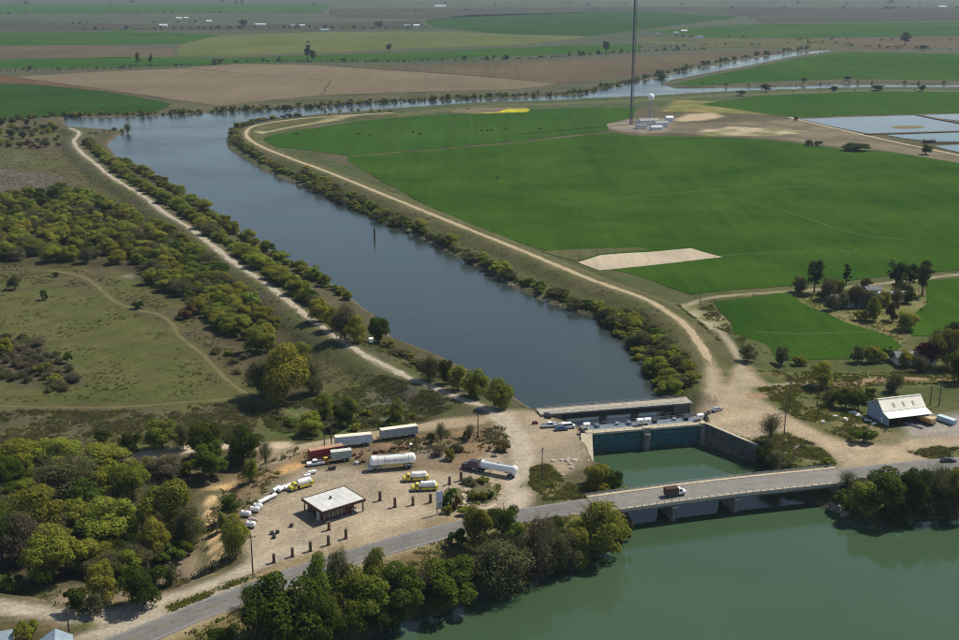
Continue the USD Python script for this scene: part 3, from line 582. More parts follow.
# wing walls
W2 = g(757, 446, 0)
def wall(name, p, q, z0, z1, base, th, label, m, cap):
    L = np.linalg.norm((q - p)[:2])
    t = thing(name, label, 'retaining wall', (p[0], p[1], 0), yaw(p, q))
    n = max(2, int(round(L / 3.6)))
    for i in range(n):
        xa, xb = L * i / n, L * (i + 1) / n
        za, zb = z0 + (z1 - z0) * i / n, z0 + (z1 - z0) * (i + 1) / n
        obj('wall_panel', T(prism([(xa + .03, base), (xb - .03, base), (xb - .03, zb), (xa + .03, za)], th + .03 * (i % 2)), 0, th / 2, 0), m, t)
    obj('coping', T(prism([(0, z0 + .004), (L, z1 + .004), (L, z1 + .25), (0, z0 + .25)], th + .4), 0, th / 2, 0), cap, t)
    return t
Bw = np.array([*(B[:2] + GU * 1.75), 0]); wall('wing_wall', Bw, W2, 1.1, .15, -8.5, .7, 'dark concrete wing wall running from the gates to the eastern bank', wall_dark, tan_conc)
Aw = np.array([*(A[:2] - GU * .15), 0]); A2 = g(593, 462, -2.5)
wall('side_wall', A2, Aw + np.array([0, -.2, 0]), -3.2, 1.0, -8.5, 3.4, 'pale concrete wall at the western corner of the gates', tan_conc, tan_conc)

# ------------------------------------------------------------------ the road bridge
hb = highway[(highway[:, 0] >= bx0 - 3) & (highway[:, 0] <= bx1 + 3)]
p0, p1 = hb[0], hb[-1]; BL = np.linalg.norm(p1 - p0); BA = yaw(p0, p1); bdir = (p1 - p0) / BL; bn = np.array([-bdir[1], bdir[0]])
bow = ((hb - p0) @ bn); bx = (hb - p0) @ bdir
br = thing('road_bridge', 'long grey concrete road bridge on piers over the green river', 'bridge', (p0[0], p0[1], 0), BA)
loc = np.c_[bx, bow]
def sweep(line, prof):
    """Sweep a closed (offset, z) outline along a plan line."""
    t = np.gradient(line, axis=0); t /= np.linalg.norm(t, axis=1, keepdims=True); nn = np.c_[-t[:, 1], t[:, 0]]
    V = np.stack([np.c_[line + nn * o, np.full(len(line), z)] for o, z in prof], 1); n, k = V.shape[:2]
    ix = np.arange(n * k).reshape(n, k); nx = np.roll(ix, -1, axis=1)
    F = np.stack([ix[:-1], nx[:-1], nx[1:], ix[1:]], -1).reshape(-1, 4)
    caps = [[ix[r, 0], ix[r, i], ix[r, i + 1]] for r in (0, -1) for i in range(1, k - 1)]
    f3 = np.vstack([F[:, [0, 1, 2]], F[:, [0, 2, 3]], np.array(caps)])
    m = trimesh.Trimesh(V.reshape(-1, 3), f3, process=False); trimesh.repair.fix_normals(m); return m
def rect(o0, o1, z0, z1): return [(o0, z0), (o1, z0), (o1, z1), (o0, z1)]
m_road2 = mat('bridge_pavement', (.20, .19, .17), .9, col2=(.145, .138, .125), scale=.3, detail=6)
obj('deck', sweep(loc, rect(-6.1, 6.1, -.55, .04)), concrete, br)
obj('pavement', sweep(loc, rect(-4.6, 4.6, .042, .10)), m_road2, br)
for s in (-1, 1):
    obj('walkway', sweep(loc, rect(*sorted((s * 4.62, s * 5.7)), .042, .26)), tan_conc, br)
    obj('kerb_beam', sweep(loc, rect(*sorted((s * 5.72, s * 6.08)), .042, .34)), tan_conc, br)
    sb = np.arange(1.0, BL - 1, 2.4)
    obj('railing', cat(*[sweep(loc, rect(s * 5.9 - .05, s * 5.9 + .05, z, z + .09)) for z in (.62, .92)], *[box(.14, .14, .72, x, np.interp(x, bx, bow) + s * 5.9, .3) for x in sb]), steel_grey, br)
    obj('edge_line', stripe(loc, s * 3.75, .1, 0) if False else sweep(loc, rect(s * 3.75 - .05, s * 3.75 + .05, .09, .106)), m_white, br)
obj('centre_line', sweep(loc, rect(-.06, .06, .09, .106)), m_yellow, br)
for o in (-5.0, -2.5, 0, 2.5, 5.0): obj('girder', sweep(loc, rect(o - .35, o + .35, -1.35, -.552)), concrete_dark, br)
for px in (676, 748):
    c = g(px, 503, 0)[:2]; xx = (c - p0) @ bdir; yy = np.interp(xx, bx, bow)
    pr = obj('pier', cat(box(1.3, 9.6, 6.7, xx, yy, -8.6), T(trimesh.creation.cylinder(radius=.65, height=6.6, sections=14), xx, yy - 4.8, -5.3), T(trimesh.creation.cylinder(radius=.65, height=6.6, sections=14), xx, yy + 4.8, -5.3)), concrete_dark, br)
    obj('pier_cap', box(1.7, 11.6, .55, xx, yy, -1.902), concrete, pr)
for xx in (2.2, BL - 5.5): obj('abutment', box(2.0, 11.8, 7.4, xx, np.interp(xx, bx, bow), -8.2), concrete_dark, br)
# ------------------------------------------------------------------ buildings
roof_white = mat('white_roof_membrane', (.56, .56, .54), .7, col2=(.42, .42, .41), scale=.25, detail=6, spec=.2)
barn_roof = mat('cream_metal_roof', (.80, .77, .66), .45, col2=(.66, .63, .53), scale=.3, spec=.4)
brown_wood = mat('brown_timber', (.085, .045, .028), .8, col2=(.05, .028, .02), scale=1.5)
red_brick = mat('red_brown_wall', (.13, .055, .038), .85, col2=(.08, .036, .028), scale=1.2)
blue_siding = mat('blue_grey_siding', (.26, .30, .34), .6, col2=(.18, .21, .25), scale=.5, stretch=(3, 3, .3))
pale_blue = mat('pale_blue_panel', (.34, .47, .54), .6, var=.25, scale=.8)
grey_roof = mat('grey_shingle_roof', (.17, .18, .19), .85, col2=(.11, .115, .125), scale=.9)
house_white = mat('house_siding', (.62, .62, .60), .7, var=.2, scale=.7)
far_white = mat('far_white_roof', (.72, .72, .68), .6, var=.1, scale=.2)
far_grey = mat('far_grey_roof', (.26, .27, .27), .7, var=.2, scale=.2)
rust = mat('rusty_iron', (.16, .07, .035), .8, col2=(.09, .045, .03), scale=2)
yellow_p = mat('yellow_truck_paint', (.62, .50, .06), .4, var=.15, scale=1, spec=.5, coat=.3)
red_p = mat('faded_red_paint', (.22, .025, .022), .6, col2=(.13, .018, .018), scale=.9)
purple_p = mat('dark_plum_paint', (.035, .02, .032), .35, var=.3, scale=1, spec=.5, coat=.4)
black_p = mat('black_car_paint', (.014, .014, .016), .3, var=.3, spec=.5, coat=.5)
silver_p = mat('silver_car_paint', (.42, .43, .44), .35, var=.1, metallic=.4, coat=.4)
blue_p = mat('blue_car_paint', (.05, .09, .17), .35, var=.2, coat=.4)
orange_p = mat('orange_paint', (.50, .20, .03), .5, var=.2)
trailer_grey = mat('grey_trailer_panel', (.30, .31, .30), .55, col2=(.23, .24, .235), scale=.5, stretch=(4, 4, .4))
cream_top = mat('cream_trailer_roof', (.72, .66, .52), .6, col2=(.58, .53, .41), scale=.5)
rail_grey = mat('silver_trailer_panel', (.46, .48, .52), .5, var=.18, scale=.5)
tan_box = mat('tan_canvas', (.52, .39, .20), .85, var=.25, scale=1)

# the flat-roofed station building in the yard
bc, ba_ = g(333.5, 498.6, 4.0), 38.2
st = thing('station_building', 'low brown building with a flat white roof in the gravel yard', 'building', (bc[0], bc[1], 0), ba_)
obj('floor_slab', box(13.0, 10.2, .16, 0, 0, .0), concrete, st)
obj('wall', cat(box(9.6, 8.6, 3.2, -1.2, .3, .162)), red_brick, st)
rf = obj('roof', box(14.4, 11.4, .62, 0, 0, 3.36), brown_wood, st)
obj('roof_membrane', box(13.8, 10.8, .05, 0, 0, 3.96), roof_white, rf)
obj('roof_edging', cat(box(14.5, .22, .75, 0, -5.75, 3.3), box(14.5, .22, .75, 0, 5.75, 3.3), box(.22, 11.26, .75, -7.15, 0, 3.302), box(.22, 11.26, .75, 7.15, 0, 3.302)), brown_wood, rf)
obj('roof_vent', cat(T(trimesh.creation.cylinder(radius=.28, height=.7, sections=12), -.6, .6, 4.3), T(trimesh.creation.cone(radius=.42, height=.3, sections=12), -.6, .6, 4.62)), dark_steel, rf)
obj('roof_seam', cat(*[box(.05, 10.7, .02, -4.6 + 2.3 * i, 0, 4.012) for i in range(5)]), concrete, rf)
for i in range(5):
    w = obj('window', box(1.15, .07, 2.2, -4.9 + 1.42 * i, -4.02, .75), glass_m, st)
    obj('mullion', box(.12, .14, 2.5, -5.58 + 1.42 * i, -4.05, .62), house_white, w)
obj('door', box(.08, 1.0, 2.15, 3.64, -1.2, .17), glass_m, st)
for x, y in ((-6.6, -5.2), (-6.6, 5.2), (6.6, -5.2), (6.6, 5.2), (-6.6, 0), (2.6, -5.2)): obj('post', box(.28, .28, 3.2, x, y, .162), brown_wood, st)
obj('brick_pier', box(.9, .5, 3.19, -6.6, -2.6, .163), house_white, st)
obj('bench', cat(box(2.6, .5, .1, 4.6, -2.6, .6), box(.1, .5, .45, 3.5, -2.6, .16), box(.1, .5, .45, 5.7, -2.6, .16)), red_brick, st)
obj('store_room', box(2.4, 4.0, 3.19, 4.81, 2.6, .163), red_brick, st); obj('counter', box(1.6, 1.6, 1.1, 5.2, -.6, .163), red_brick, st)

def gable_house(name, label, cat_, c, rz, L, W, h, roof_h, wm, rm, over=.5, windows=True, door=True, group=None, small=False):
    """A plain house or shed: walls, two roof slopes, windows, door."""
    t = thing(name, label, cat_, c, rz, group)
    obj('wall', prism([(0, -1.0), (W, -1.0), (W, h), (W / 2, h + roof_h), (0, h)], L).apply_transform(trimesh.transformations.rotation_matrix(math.pi / 2, [0, 0, 1])).apply_translation([0, -W / 2, 0]), wm, t)
    for s in (-1, 1):
        n = np.array([s * roof_h, W / 2]); sl = roof_h / (W / 2)
        y0, y1 = 0, s * (W / 2 + over)
        q = [(y0, h + roof_h + .02), (y1, h - over * sl + .02), (y1, h - over * sl + .22), (y0, h + roof_h + .22)]
        m = prism(q, L + 2 * over); m.apply_transform(trimesh.transformations.rotation_matrix(math.pi / 2, [0, 0, 1]))
        obj('roof', m, rm, t)
    if windows:
        k = max(1, int(L / 4))
        for s in (-1, 1):
            for i in range(k):
                x = -L / 2 + L * (i + .5) / k
                if door and s < 0 and i == k // 2: obj('door', box(1.0, .1, 2.1, x, s * (W / 2 + .03), 0.02), brown_wood, t)
                else:
                    w = obj('window', box(1.2, .08, 1.1, x, s * (W / 2 + .02), 1.0), glass_m, t)
                    obj('frame', cat(box(1.4, .1, .1, x, s * (W / 2 + .03), .9), box(1.4, .1, .1, x, s * (W / 2 + .03), 2.1)), house_white, w)
    return t

# the barn
F0, F1, K0 = g(888, 426.5, 0)[:2], g(928.5, 421.5, 0)[:2], g(865.5, 414.5, 0)[:2]
bu_ = (F1 - F0) / np.linalg.norm(F1 - F0); bLn = np.linalg.norm(F1 - F0); bv = np.array([-bu_[1], bu_[0]]); bW = (K0 - F0) @ bv
barn = thing('barn', 'large barn with a cream-white metal roof, skylights and open front', 'barn', (F0[0], F0[1], 0), math.degrees(math.atan2(bu_[1], bu_[0])))
RZ = trimesh.transformations.rotation_matrix(math.pi / 2, [0, 0, 1])
def yz(poly, x0, x1):
    m = prism(poly, x1 - x0); m.apply_transform(RZ); m.apply_translation([(x0 + x1) / 2, 0, 0]); return m
mid = bW * .52; zr, zb, zk, zf = 7.6, 4.6, 4.25, 3.4
for x in (0, bLn - .25): obj('end_wall', yz([(.0, -.3), (bW, -.3), (bW, zb), (mid, zr), (3.0, zk), (0, zf)], x, x + .25), blue_siding, barn)
obj('back_wall', yz([(bW - .25, -.3), (bW - .002, -.3), (bW - .002, zb), (bW - .25, zb)], .25, bLn - .25), blue_siding, barn)
obj('inner_wall', yz([(5.2, -.3), (5.4, -.3), (5.4, 5.0), (5.2, 5.0)], .25, bLn - .25), brown_wood, barn)
o = .55
r1 = obj('roof', yz([(mid, zr + .05), (2.8, zk + .05), (2.8, zk + .2), (mid, zr + .2)], -o, bLn + o), barn_roof, barn)
obj('roof', yz([(mid + .01, zr + .05), (bW + o, zb - .25), (bW + o, zb - .1), (mid + .01, zr + .2)], -o, bLn + o), barn_roof, barn)
obj('lean_to_roof', yz([(3.1, zk - .05), (-.9, zf - .28), (-.9, zf - .14), (3.1, zk + .08)], -o, bLn + o), barn_roof, barn)
obj('ridge_cap', yz([(mid - .3, zr + .12), (mid + .3, zr + .12), (mid + .3, zr + .26), (mid - .3, zr + .26)], -o - .02, bLn + o + .02), barn_roof, barn)
sl_ = (zr - zk) / (mid - 2.8)
for f in (.28, .52, .76):
    y_ = mid - 1.5; obj('skylight', yz([(y_, zr + .2 - sl_ * 1.5 + .01), (y_ - 1.3, zr + .2 - sl_ * 2.8 + .01), (y_ - 1.3, zr + .2 - sl_ * 2.8 + .06), (y_, zr + .2 - sl_ * 1.5 + .06)], bLn * f - .45, bLn * f + .45), trailer_grey, r1)
obj('rib', cat(*[yz([(mid, zr + .2), (2.8, zk + .2), (2.8, zk + .24), (mid, zr + .24)], x - .03, x + .03) for x in np.arange(.2, bLn, .9)]), barn_roof, r1)
for f in (.02, .27, .52, .77, .98): obj('post', box(.22, .22, zf, bLn * f, .15, -.2), brown_wood, barn)
obj('side_door', T(box(.08, 1.0, 2.1), -.03, bW * .3, 0), house_white, barn)
def stack(name, label, cat_, px, py, parts, rz=0):
    p = at(px, py); t = thing(name, label, cat_, p, rz)
    for nm, m, mm in parts: obj(nm, m, mm, t)
    return t
stack('flatbed_load', 'tan covered load standing beside the open front of the barn', 'covered load', 926, 423, [('frame', cat(box(6.4, 2.2, .3, 0, 0, .5), *[T(trimesh.creation.cylinder(radius=.4, height=2.2, sections=12), x, 0, .4, rx=90) for x in (-2, 1.8)]), dark_steel), ('canvas', chbox(6.0, 2.3, 1.7, 0, 0, .81, .35), tan_box), ('side_panel', box(5.6, .06, 1.0, 0, -1.19, .85), orange_p)], -58)
stack('pipe_stack', 'stack of long grey pipes lying in front of the barn', 'pipes', 914, 426, [('pipe', rod((-3.4, y, .2 + z), (3.4, y + .1, .2 + z), .14), steel_grey) for y, z in ((-.6, 0), (-.3, 0), (0, 0), (.35, 0), (-.45, .24), (-.1, .24))] + [('batten', box(.2, 1.6, .08, x, -.1, .0), wood_pole) for x in (-2, 2)], -52)
stack('lumber_stack', 'low pale stack of timber just right of the barn', 'timber', 932, 419.5, [('board', box(3.6, .28, .14, 0, -.6 + .3 * i, .12 + .16 * j), tan_box) for i in range(5) for j in range(4)] + [('bearer', box(.15, 1.6, .11, x, 0, 0), wood_pole) for x in (-1.2, 1.2)], 15)
bb = at(946.5, 422.5)
bt = thing('box_container', 'pale blue steel container on bearers at the right of the barn', 'container', bb, -55)
obj('body', chbox(6.4, 2.0, 1.5, 0, 0, .25, .08), pale_blue, bt)
obj('lid', chbox(6.5, 2.1, .18, 0, 0, 1.755, .05), mat('light_blue_lid', (.50, .62, .66), .5), bt)
obj('rib', cat(*[box(.08, 2.06, 1.3, -2.9 + .83 * i, 0, .35) for i in range(8)]), pale_blue, bt)
for x in (-2.4, 2.4): obj('bearer', box(.3, 2.2, .25, x, 0, 0), wood_pole, bt)

# houses
p = at(848.5, 305); hf = gable_house('farmhouse', 'long pale farmhouse half hidden by trees in the green fields', 'house', p, 4, 17.5, 7.5, 3.2, 1.9, blue_siding, grey_roof)
obj('chimney', box(.8, .8, 1.6, 3.5, .9, 4.4), red_brick, hf); obj('porch', cat(box(5, 1.8, .12, -4, -4.6, 2.5), *[box(.14, .14, 2.5, -6.3 + 2.3 * i, -5.3, 0) for i in range(3)]), house_white, hf)
p = at(893, 298.5); gable_house('farm_shed', 'long shed with a pale blue roof behind the farmhouse', 'shed', p, 3, 15, 7, 2.6, .8, house_white, mat('faded_blue_roof', (.22, .31, .36), .6, col2=(.16, .23, .27), scale=.4))
p = at(872, 294.5); gable_house('farm_shed', 'small dark shed beside the pale blue shed', 'shed', p, 5, 7.5, 5, 3.0, 1.2, brown_wood, grey_roof)
p = at(913, 362); hs = gable_house('cottage', 'low cottage with a dark blue-grey roof beside the red-leaved tree', 'house', p, 4, 16, 8, 2.8, 1.8, house_white, grey_roof)
obj('dormer', cat(T(prism([(-1.4, 0), (1.4, 0), (1.4, 1.0), (0, 1.9), (-1.4, 1.0)], 2.2), -1.0, -2.4, 3.2)), house_white, hs)
p = at(938, 355); gable_house('garage', 'small grey garage right of the red-leaved tree', 'garage', p, 6, 7, 6, 2.6, 1.2, blue_siding, grey_roof)
# two blue-roofed houses at the lower left corner of the view
mroof = mat('light_blue_metal_roof', (.22, .29, .35), .6, col2=(.16, .21, .26), scale=.5, spec=.5)
p = at(-8, 652); gable_house('bungalow', 'house with a light blue metal roof at the lower left corner', 'house', (p[0], p[1], p[2]), 20, 9, 8, 2.6, 1.5, house_white, mroof)
p = at(57, 657); bh = gable_house('bungalow', 'dark gabled house with white roof edges right of the yellow bush', 'house', (p[0], p[1], p[2]), 108, 8, 6.4, 2.6, 2.0, mat('slate_blue_wall', (.06, .08, .12), .7), mroof)

# small structures around the tower
steel_far = mat('grey_tower_steel', (.10, .11, .12), .6, var=.2, scale=.3, metallic=.2)
mp = at(631, 124.5)
mast = thing('radio_mast', 'tall guyed grey lattice radio mast rising out of the picture', 'radio mast', mp, 15)
MH = 190.0; R0 = 1.7
legs = [np.array([R0 * math.cos(a), R0 * math.sin(a)]) for a in np.radians((90, 210, 330))]
for lg in legs: obj('mast_leg', rod((*lg, 0), (*lg, MH), .26, 6), steel_far, mast)
st_h = 4.0
br_ = []
for k in range(int(MH / st_h)):
    for a in range(3):
        q0, q1 = legs[a], legs[(a + 1) % 3]
        br_ += [rod((*q0, k * st_h), (*q1, (k + 1) * st_h), .11, 4), rod((*q1, k * st_h), (*q0, (k + 1) * st_h), .11, 4), rod((*q0, k * st_h), (*q1, k * st_h), .11, 4)]
obj('lattice', cat(*br_), steel_far, mast)
obj('base', cat(box(5, 5, .8, 0, 0, -.2), box(2.2, 2.2, 1.4, 0, 0, .6)), concrete, mast)
obj('cable_tray', box(.8, .35, MH, 0, .5, 0), steel_far, mast)
for hgt in (70, 140, 186):
    for a in (90, 210, 330):
        obj('guy_wire', rod((R0 * math.cos(math.radians(a)), R0 * math.sin(math.radians(a)), hgt), (110 * math.cos(math.radians(a)), 110 * math.sin(math.radians(a)), 0), .02, 3), steel_far, mast)
wp = at(650, 121)
wt = thing('water_tower', 'white globe water tower beside the radio mast', 'water tower', wp)
obj('tank', T(trimesh.creation.icosphere(3, 3.6), 0, 0, 25.0), mat('water_tower_white', (.82, .82, .80), .4, var=.05), wt, smooth=True)
obj('stem', cat(rod((0, 0, 0), (0, 0, 22), 1.1, 14, .8), T(trimesh.creation.cone(radius=2.6, height=3, sections=14), 0, 0, 0)), steel_grey, wt)
obj('catwalk', T(trimesh.creation.annulus(3.6, 4.1, .25, sections=24), 0, 0, 24.2), steel_grey, wt)
for (px, py, L, W, h_, lb, mm) in ((648, 124.5, 20, 11, 4.5, 'long grey-roofed transmitter hall at the foot of the mast', far_grey), (661, 126.5, 13, 9, 4.0, 'grey transmitter annex right of the long hall', far_grey), (641, 128.5, 10, 7, 3.2, 'low dark shed in front of the transmitter hall', grey_roof), (656, 130, 11, 6, 3.0, 'flat pale shed nearest the viewer at the mast', rail_grey), (669, 121.5, 7, 6, 4.2, 'small white shed at the right edge of the mast compound', far_white)):
    gable_house('transmitter_shed', lb, 'shed', at(px, py), 12, L, W, h_, 1.4, house_white, mm, windows=False)
pp = at(929, 143); gable_house('pump_house', 'dark pump house on the dyke between the settling ponds', 'shed', pp, 5, 10, 4.5, 2.8, .8, dark_steel, grey_roof, windows=False)
# far farms
for (px, py, L, W, h_, lb, mm) in ((163.5, 27, 26, 16, 7, 'white barn in the far fields, largest of the three at left', far_white), (179, 19.5, 22, 14, 6, 'white-roofed barn in the far fields, left of two close together', far_white), (186, 19, 16, 12, 6, 'small white shed just right of another far barn', far_white), (209, 22.5, 20, 12, 6, 'lone pale barn in the far fields beside dark trees', far_white),
        (260.5, 26, 36, 12, 6, 'long low white shed in the far fields left of centre', far_white), (293, 26.5, 18, 10, 5, 'far grey shed, left of three in a row', far_grey), (302, 26.5, 20, 10, 5, 'far white shed, middle of three in a row', far_white), (325, 31, 26, 10, 5, 'pale blue far shed at the end of the dark field', pale_blue), (407, 27, 20, 14, 6, 'far grey barn beside a white-roofed one', far_grey), (416.5, 27.5, 20, 16, 8, 'bright white far barn right of the dark copse', far_white),
        (440, 7.5, 60, 20, 8, 'very distant long white building near the horizon', far_white), (684, 32, 20, 10, 5, 'white house among trees in the right distance', far_white), (676, 34, 16, 9, 5, 'grey house left of the white house in the right distance', far_grey), (699, 38, 22, 10, 5, 'dark shed below the white house in the right distance', grey_roof), (942, 8, 40, 18, 8, 'white building among trees near the right horizon', far_white), (658, 34.5, 14, 9, 5, 'red-brown far shed beside the grey house', red_brick)):
    gable_house('far_barn', lb, 'barn', at(px, py), 8, L * .8, W * .8, h_ * .75, h_ * .25, house_white, mm, windows=False)

# settling ponds
m_pond = water_mat('pond_water', (.050, .065, .075), (.065, .08, .09), .10, .02, .4, .01); m_pond2 = water_mat('green_pond_water', (.035, .075, .072), (.045, .09, .085), .10, .02, .4, .01)
def pond(pts, m, label, z=LAND + .45):
    v, f = flat_mesh(gp(pts, z), z); t = tag(obj('settling_pond', (v, f), m), label, kind='structure')
    q = gp(pts, z); ring = np.vstack([q, q[:1]])
    for a, b in zip(ring[:-1], ring[1:]):
        a, b = (a, b) if a[0] < b[0] else (b, a)
    return t
pond([(800, 119.2), (850, 117.2), (916, 115.4), (962, 125.2), (1010, 135), (960, 130.6), (905, 132.2), (866, 133.4), (830, 126)], m_pond, 'largest pale settling pond with a grassy islet')
pond([(886, 135.0), (925, 133.6), (962, 132.2), (1020, 136), (1060, 144), (960, 141.4), (930, 141.2), (905, 138.5)], m_pond2, 'middle blue-green settling pond')
pond([(934, 146), (962, 144.5), (1060, 147), (1100, 158), (962, 153), (945, 149)], m_pond2, 'nearest blue-green settling pond at the right edge')
pond([(922, 115.2), (962, 113.8), (1060, 113), (1100, 124), (962, 121.2), (940, 118.6)], m_pond, 'narrow far settling pond at the right edge')
isl = gp([(889 + 19 * math.cos(a) + 19, 127.2 + 1.7 * math.sin(a)) for a in np.linspace(0, 2 * math.pi, 20)[:-1]], LAND + .5)
v = np.vstack([np.c_[isl, np.full(len(isl), LAND + .3)], np.c_[isl + (isl.mean(0) - isl) * .25, np.full(len(isl), LAND + .9)], [[*isl.mean(0), LAND + 1.0]]]); n = len(isl); i = np.arange(n); k = (i + 1) % n
tag(obj('pond_islet', (v, np.vstack([np.c_[i, k, n + k], np.c_[i, n + k, n + i], np.c_[n + i, n + k, np.full(n, 2 * n)]])), dirt('islet_mud', (.12, .12, .05), (.17, .14, .09), .1)), 'muddy grassy islet in the largest pond', kind='structure')
m_dyke = dirt('dyke_earth', (.15, .115, .08), (.10, .085, .055), .05)
for ln, lb in (([(866, 134.2), (905, 133.2), (960, 131.4), (1080, 128)], 'earth dyke between the two larger ponds'), ([(918, 115.0), (940, 119.6), (962, 123.4), (1080, 146)], 'earth dyke along the far pond'), ([(928, 142.4), (960, 143.0), (1080, 146)], 'earth dyke beside the pump house')):
    l = curve(gp(ln, LAND + .6), 6); tag(obj('pond_dyke', ribbon(l, 5, 1.1, crown=.2, skirt=2.0), m_dyke), lb, kind='structure')
l = curve(gp([(790, 117.5), (800, 120.5), (830, 127.5), (862, 135), (905, 144.5), (930, 149.5), (962, 156.5), (1080, 182)], LAND), 5); tag(obj('pond_road', ribbon(l, 5, .25, wobble=1.0, crown=.15, skirt=1), m_tan), 'dirt road along the settling ponds', 'road', kind='structure')
# ------------------------------------------------------------------ vehicles and things in the yards
def wheels(t, spots, r=.34, w=.24):
    for x, y in spots:
        tyre = obj('wheel', T(trimesh.creation.cylinder(radius=r, height=w, sections=14), x, y, r, rx=90), rubber, t)
        obj('rim', T(trimesh.creation.cylinder(radius=r * .55, height=w + .03, sections=10), x, y, r, rx=90), rim_m, tyre)
def tapered(poly, w, wt, z_top, z0):
    """A side outline with the upper part drawn in."""
    m = prism(poly, w); v = m.vertices; k = np.clip((v[:, 2] - z0) / (z_top - z0), 0, 1); v[:, 1] *= 1 - k * (1 - wt / w); m.vertices = v; return m
lamp_m = mat('lamp_glass', (.6, .58, .5), .2, var=.1); tail_m = mat('tail_lamp', (.25, .01, .01), .3)
def car(name, label, kind, px, py, rz, paint, group=None):
    p = at(px, py); t = thing(name, label, {'pickup': 'pickup truck', 'van': 'van'}.get(kind, 'car'), (p[0], p[1], p[2] + .03), rz, group)
    if kind == 'pickup':
        obj('body', prism([(-2.75, .45), (2.6, .45), (2.75, .75), (2.7, 1.05), (1.35, 1.18), (-2.75, 1.15)], 1.85), paint, t)
        obj('cab', tapered([(-.75, 1.1), (1.3, 1.1), (.75, 1.82), (-.55, 1.85)], 1.75, 1.45, 1.85, 1.1), paint, t)
        obj('window', tapered([(-.72, 1.2), (1.26, 1.2), (.78, 1.74), (-.58, 1.74)], 1.79, 1.53, 1.85, 1.1), glass_m, t)
        obj('windscreen', T(box(.06, 1.45, .62), 1.08, 0, 1.2, ry=-38), glass_m, t)
        obj('cargo_bed', box(1.85, 1.5, .03, -1.75, 0, 1.152), dark_steel, t)
        wb = [(1.75, s * .82) for s in (-1, 1)] + [(-1.75, s * .82) for s in (-1, 1)]; L = 2.75
    elif kind == 'van':
        obj('body', tapered([(-2.4, .4), (2.3, .4), (2.45, .9), (1.7, 1.15), (1.1, 1.95), (-2.35, 2.0)], 1.9, 1.65, 2.0, 1.0), paint, t)
        obj('window', tapered([(-2.1, 1.25), (1.5, 1.25), (1.12, 1.8), (-2.1, 1.8)], 1.92, 1.69, 2.0, 1.0), glass_m, t)
        wb = [(1.5, s * .84) for s in (-1, 1)] + [(-1.5, s * .84) for s in (-1, 1)]; L = 2.42
    else:
        obj('body', prism([(-2.3, .35), (2.2, .35), (2.32, .65), (2.1, .88), (1.0, 1.0), (-2.25, 1.02)], 1.78), paint, t)
        obj('roof', tapered([(-1.9, .98), (1.0, .98), (.35, 1.46), (-1.35, 1.48)], 1.7, 1.25, 1.48, .98), paint, t)
        obj('window', tapered([(-1.82, 1.03), (.96, 1.03), (.36, 1.41), (-1.33, 1.41)], 1.74, 1.33, 1.48, .98), glass_m, t)
        obj('windscreen', T(box(.05, 1.35, .62), .66, 0, .98, ry=-54), glass_m, t)
        wb = [(1.4, s * .8) for s in (-1, 1)] + [(-1.35, s * .8) for s in (-1, 1)]; L = 2.3
    wheels(t, wb, .36)
    for s in (-1, 1):
        obj('headlight', box(.1, .3, .16, L - .05, s * .62, .68), lamp_m, t); obj('tail_light', box(.08, .22, .2, -L, s * .68, .75), tail_m, t)
    obj('bumper', cat(box(.16, 1.7, .2, L - .02, 0, .4), box(.16, 1.7, .2, -L + .02, 0, .4)), dark_steel, t)
    return t
car('pickup_truck', 'white pickup parked left of two beside the gates', 'pickup', 549.5, 427, 10, white_paint)
car('parked_car', 'dark blue car with a white trailer right of the white pickup', 'sedan', 561.5, 430, 12, blue_p)
car('parked_van', 'white van parked closest to the gate deck', 'van', 568, 428, 14, white_paint)
car('parked_car', 'silver car tucked behind the white pickup beside the gates', 'sedan', 555.5, 426.2, 12, silver_p)
car('parked_car', 'silver car parked alone on the tan dirt lot', 'sedan', 717, 411, 38, silver_p)
car('road_car', 'dark car on the highway behind the right-hand trees', 'sedan', 948, 462, 4, black_p)
c = at(535, 424); t = thing('quad_bike', 'small dark red quad bike at the edge of the canal bank', 'quad bike', c, 15)
obj('body', chbox(1.9, .7, .5, 0, 0, .4, .12), red_p, t); obj('seat', chbox(.9, .4, .2, -.3, 0, .9, .06), black_p, t); obj('handlebar', rod((.45, -.45, 1.1), (.45, .45, 1.1), .04), dark_steel, t); wheels(t, [(x, s * .5) for x in (-.65, .65) for s in (-1, 1)], .3, .25)
car('parked_car', 'dark car at the western end of the access bridge', 'sedan', 547.5, 416.5, 100, black_p)
# brown-bodied truck on the bridge
c = g(675, 495, .2); t = thing('box_truck', 'truck with brown stake sides and a white cab crossing the bridge', 'truck', c, BA + 1)
obj('chassis', box(6.6, 1.0, .25, -.2, 0, .62), dark_steel, t)
obj('cargo_box', chbox(4.0, 2.25, 1.75, -1.35, 0, .9, .05), brown_wood, t)
obj('stake', cat(*[box(.09, 2.34, 1.85, -3.2 + .62 * i, 0, .88) for i in range(7)]), wood_pole, t)
cb = obj('cab', tapered([(.8, .6), (3.2, .6), (3.3, 1.25), (2.2, 1.4), (1.75, 2.2), (.8, 2.25)], 2.05, 1.75, 2.25, 1.3), white_paint, t)
obj('window', tapered([(1.0, 1.45), (2.12, 1.45), (1.74, 2.1), (1.0, 2.1)], 2.08, 1.79, 2.25, 1.3), glass_m, cb); obj('windscreen', T(box(.06, 1.7, .8), 1.99, 0, 1.36, ry=-30), glass_m, cb)
wheels(t, [(2.2, s * .9) for s in (-1, 1)] + [(-2.2, s * .9) for s in (-1, 1)], .42, .3)

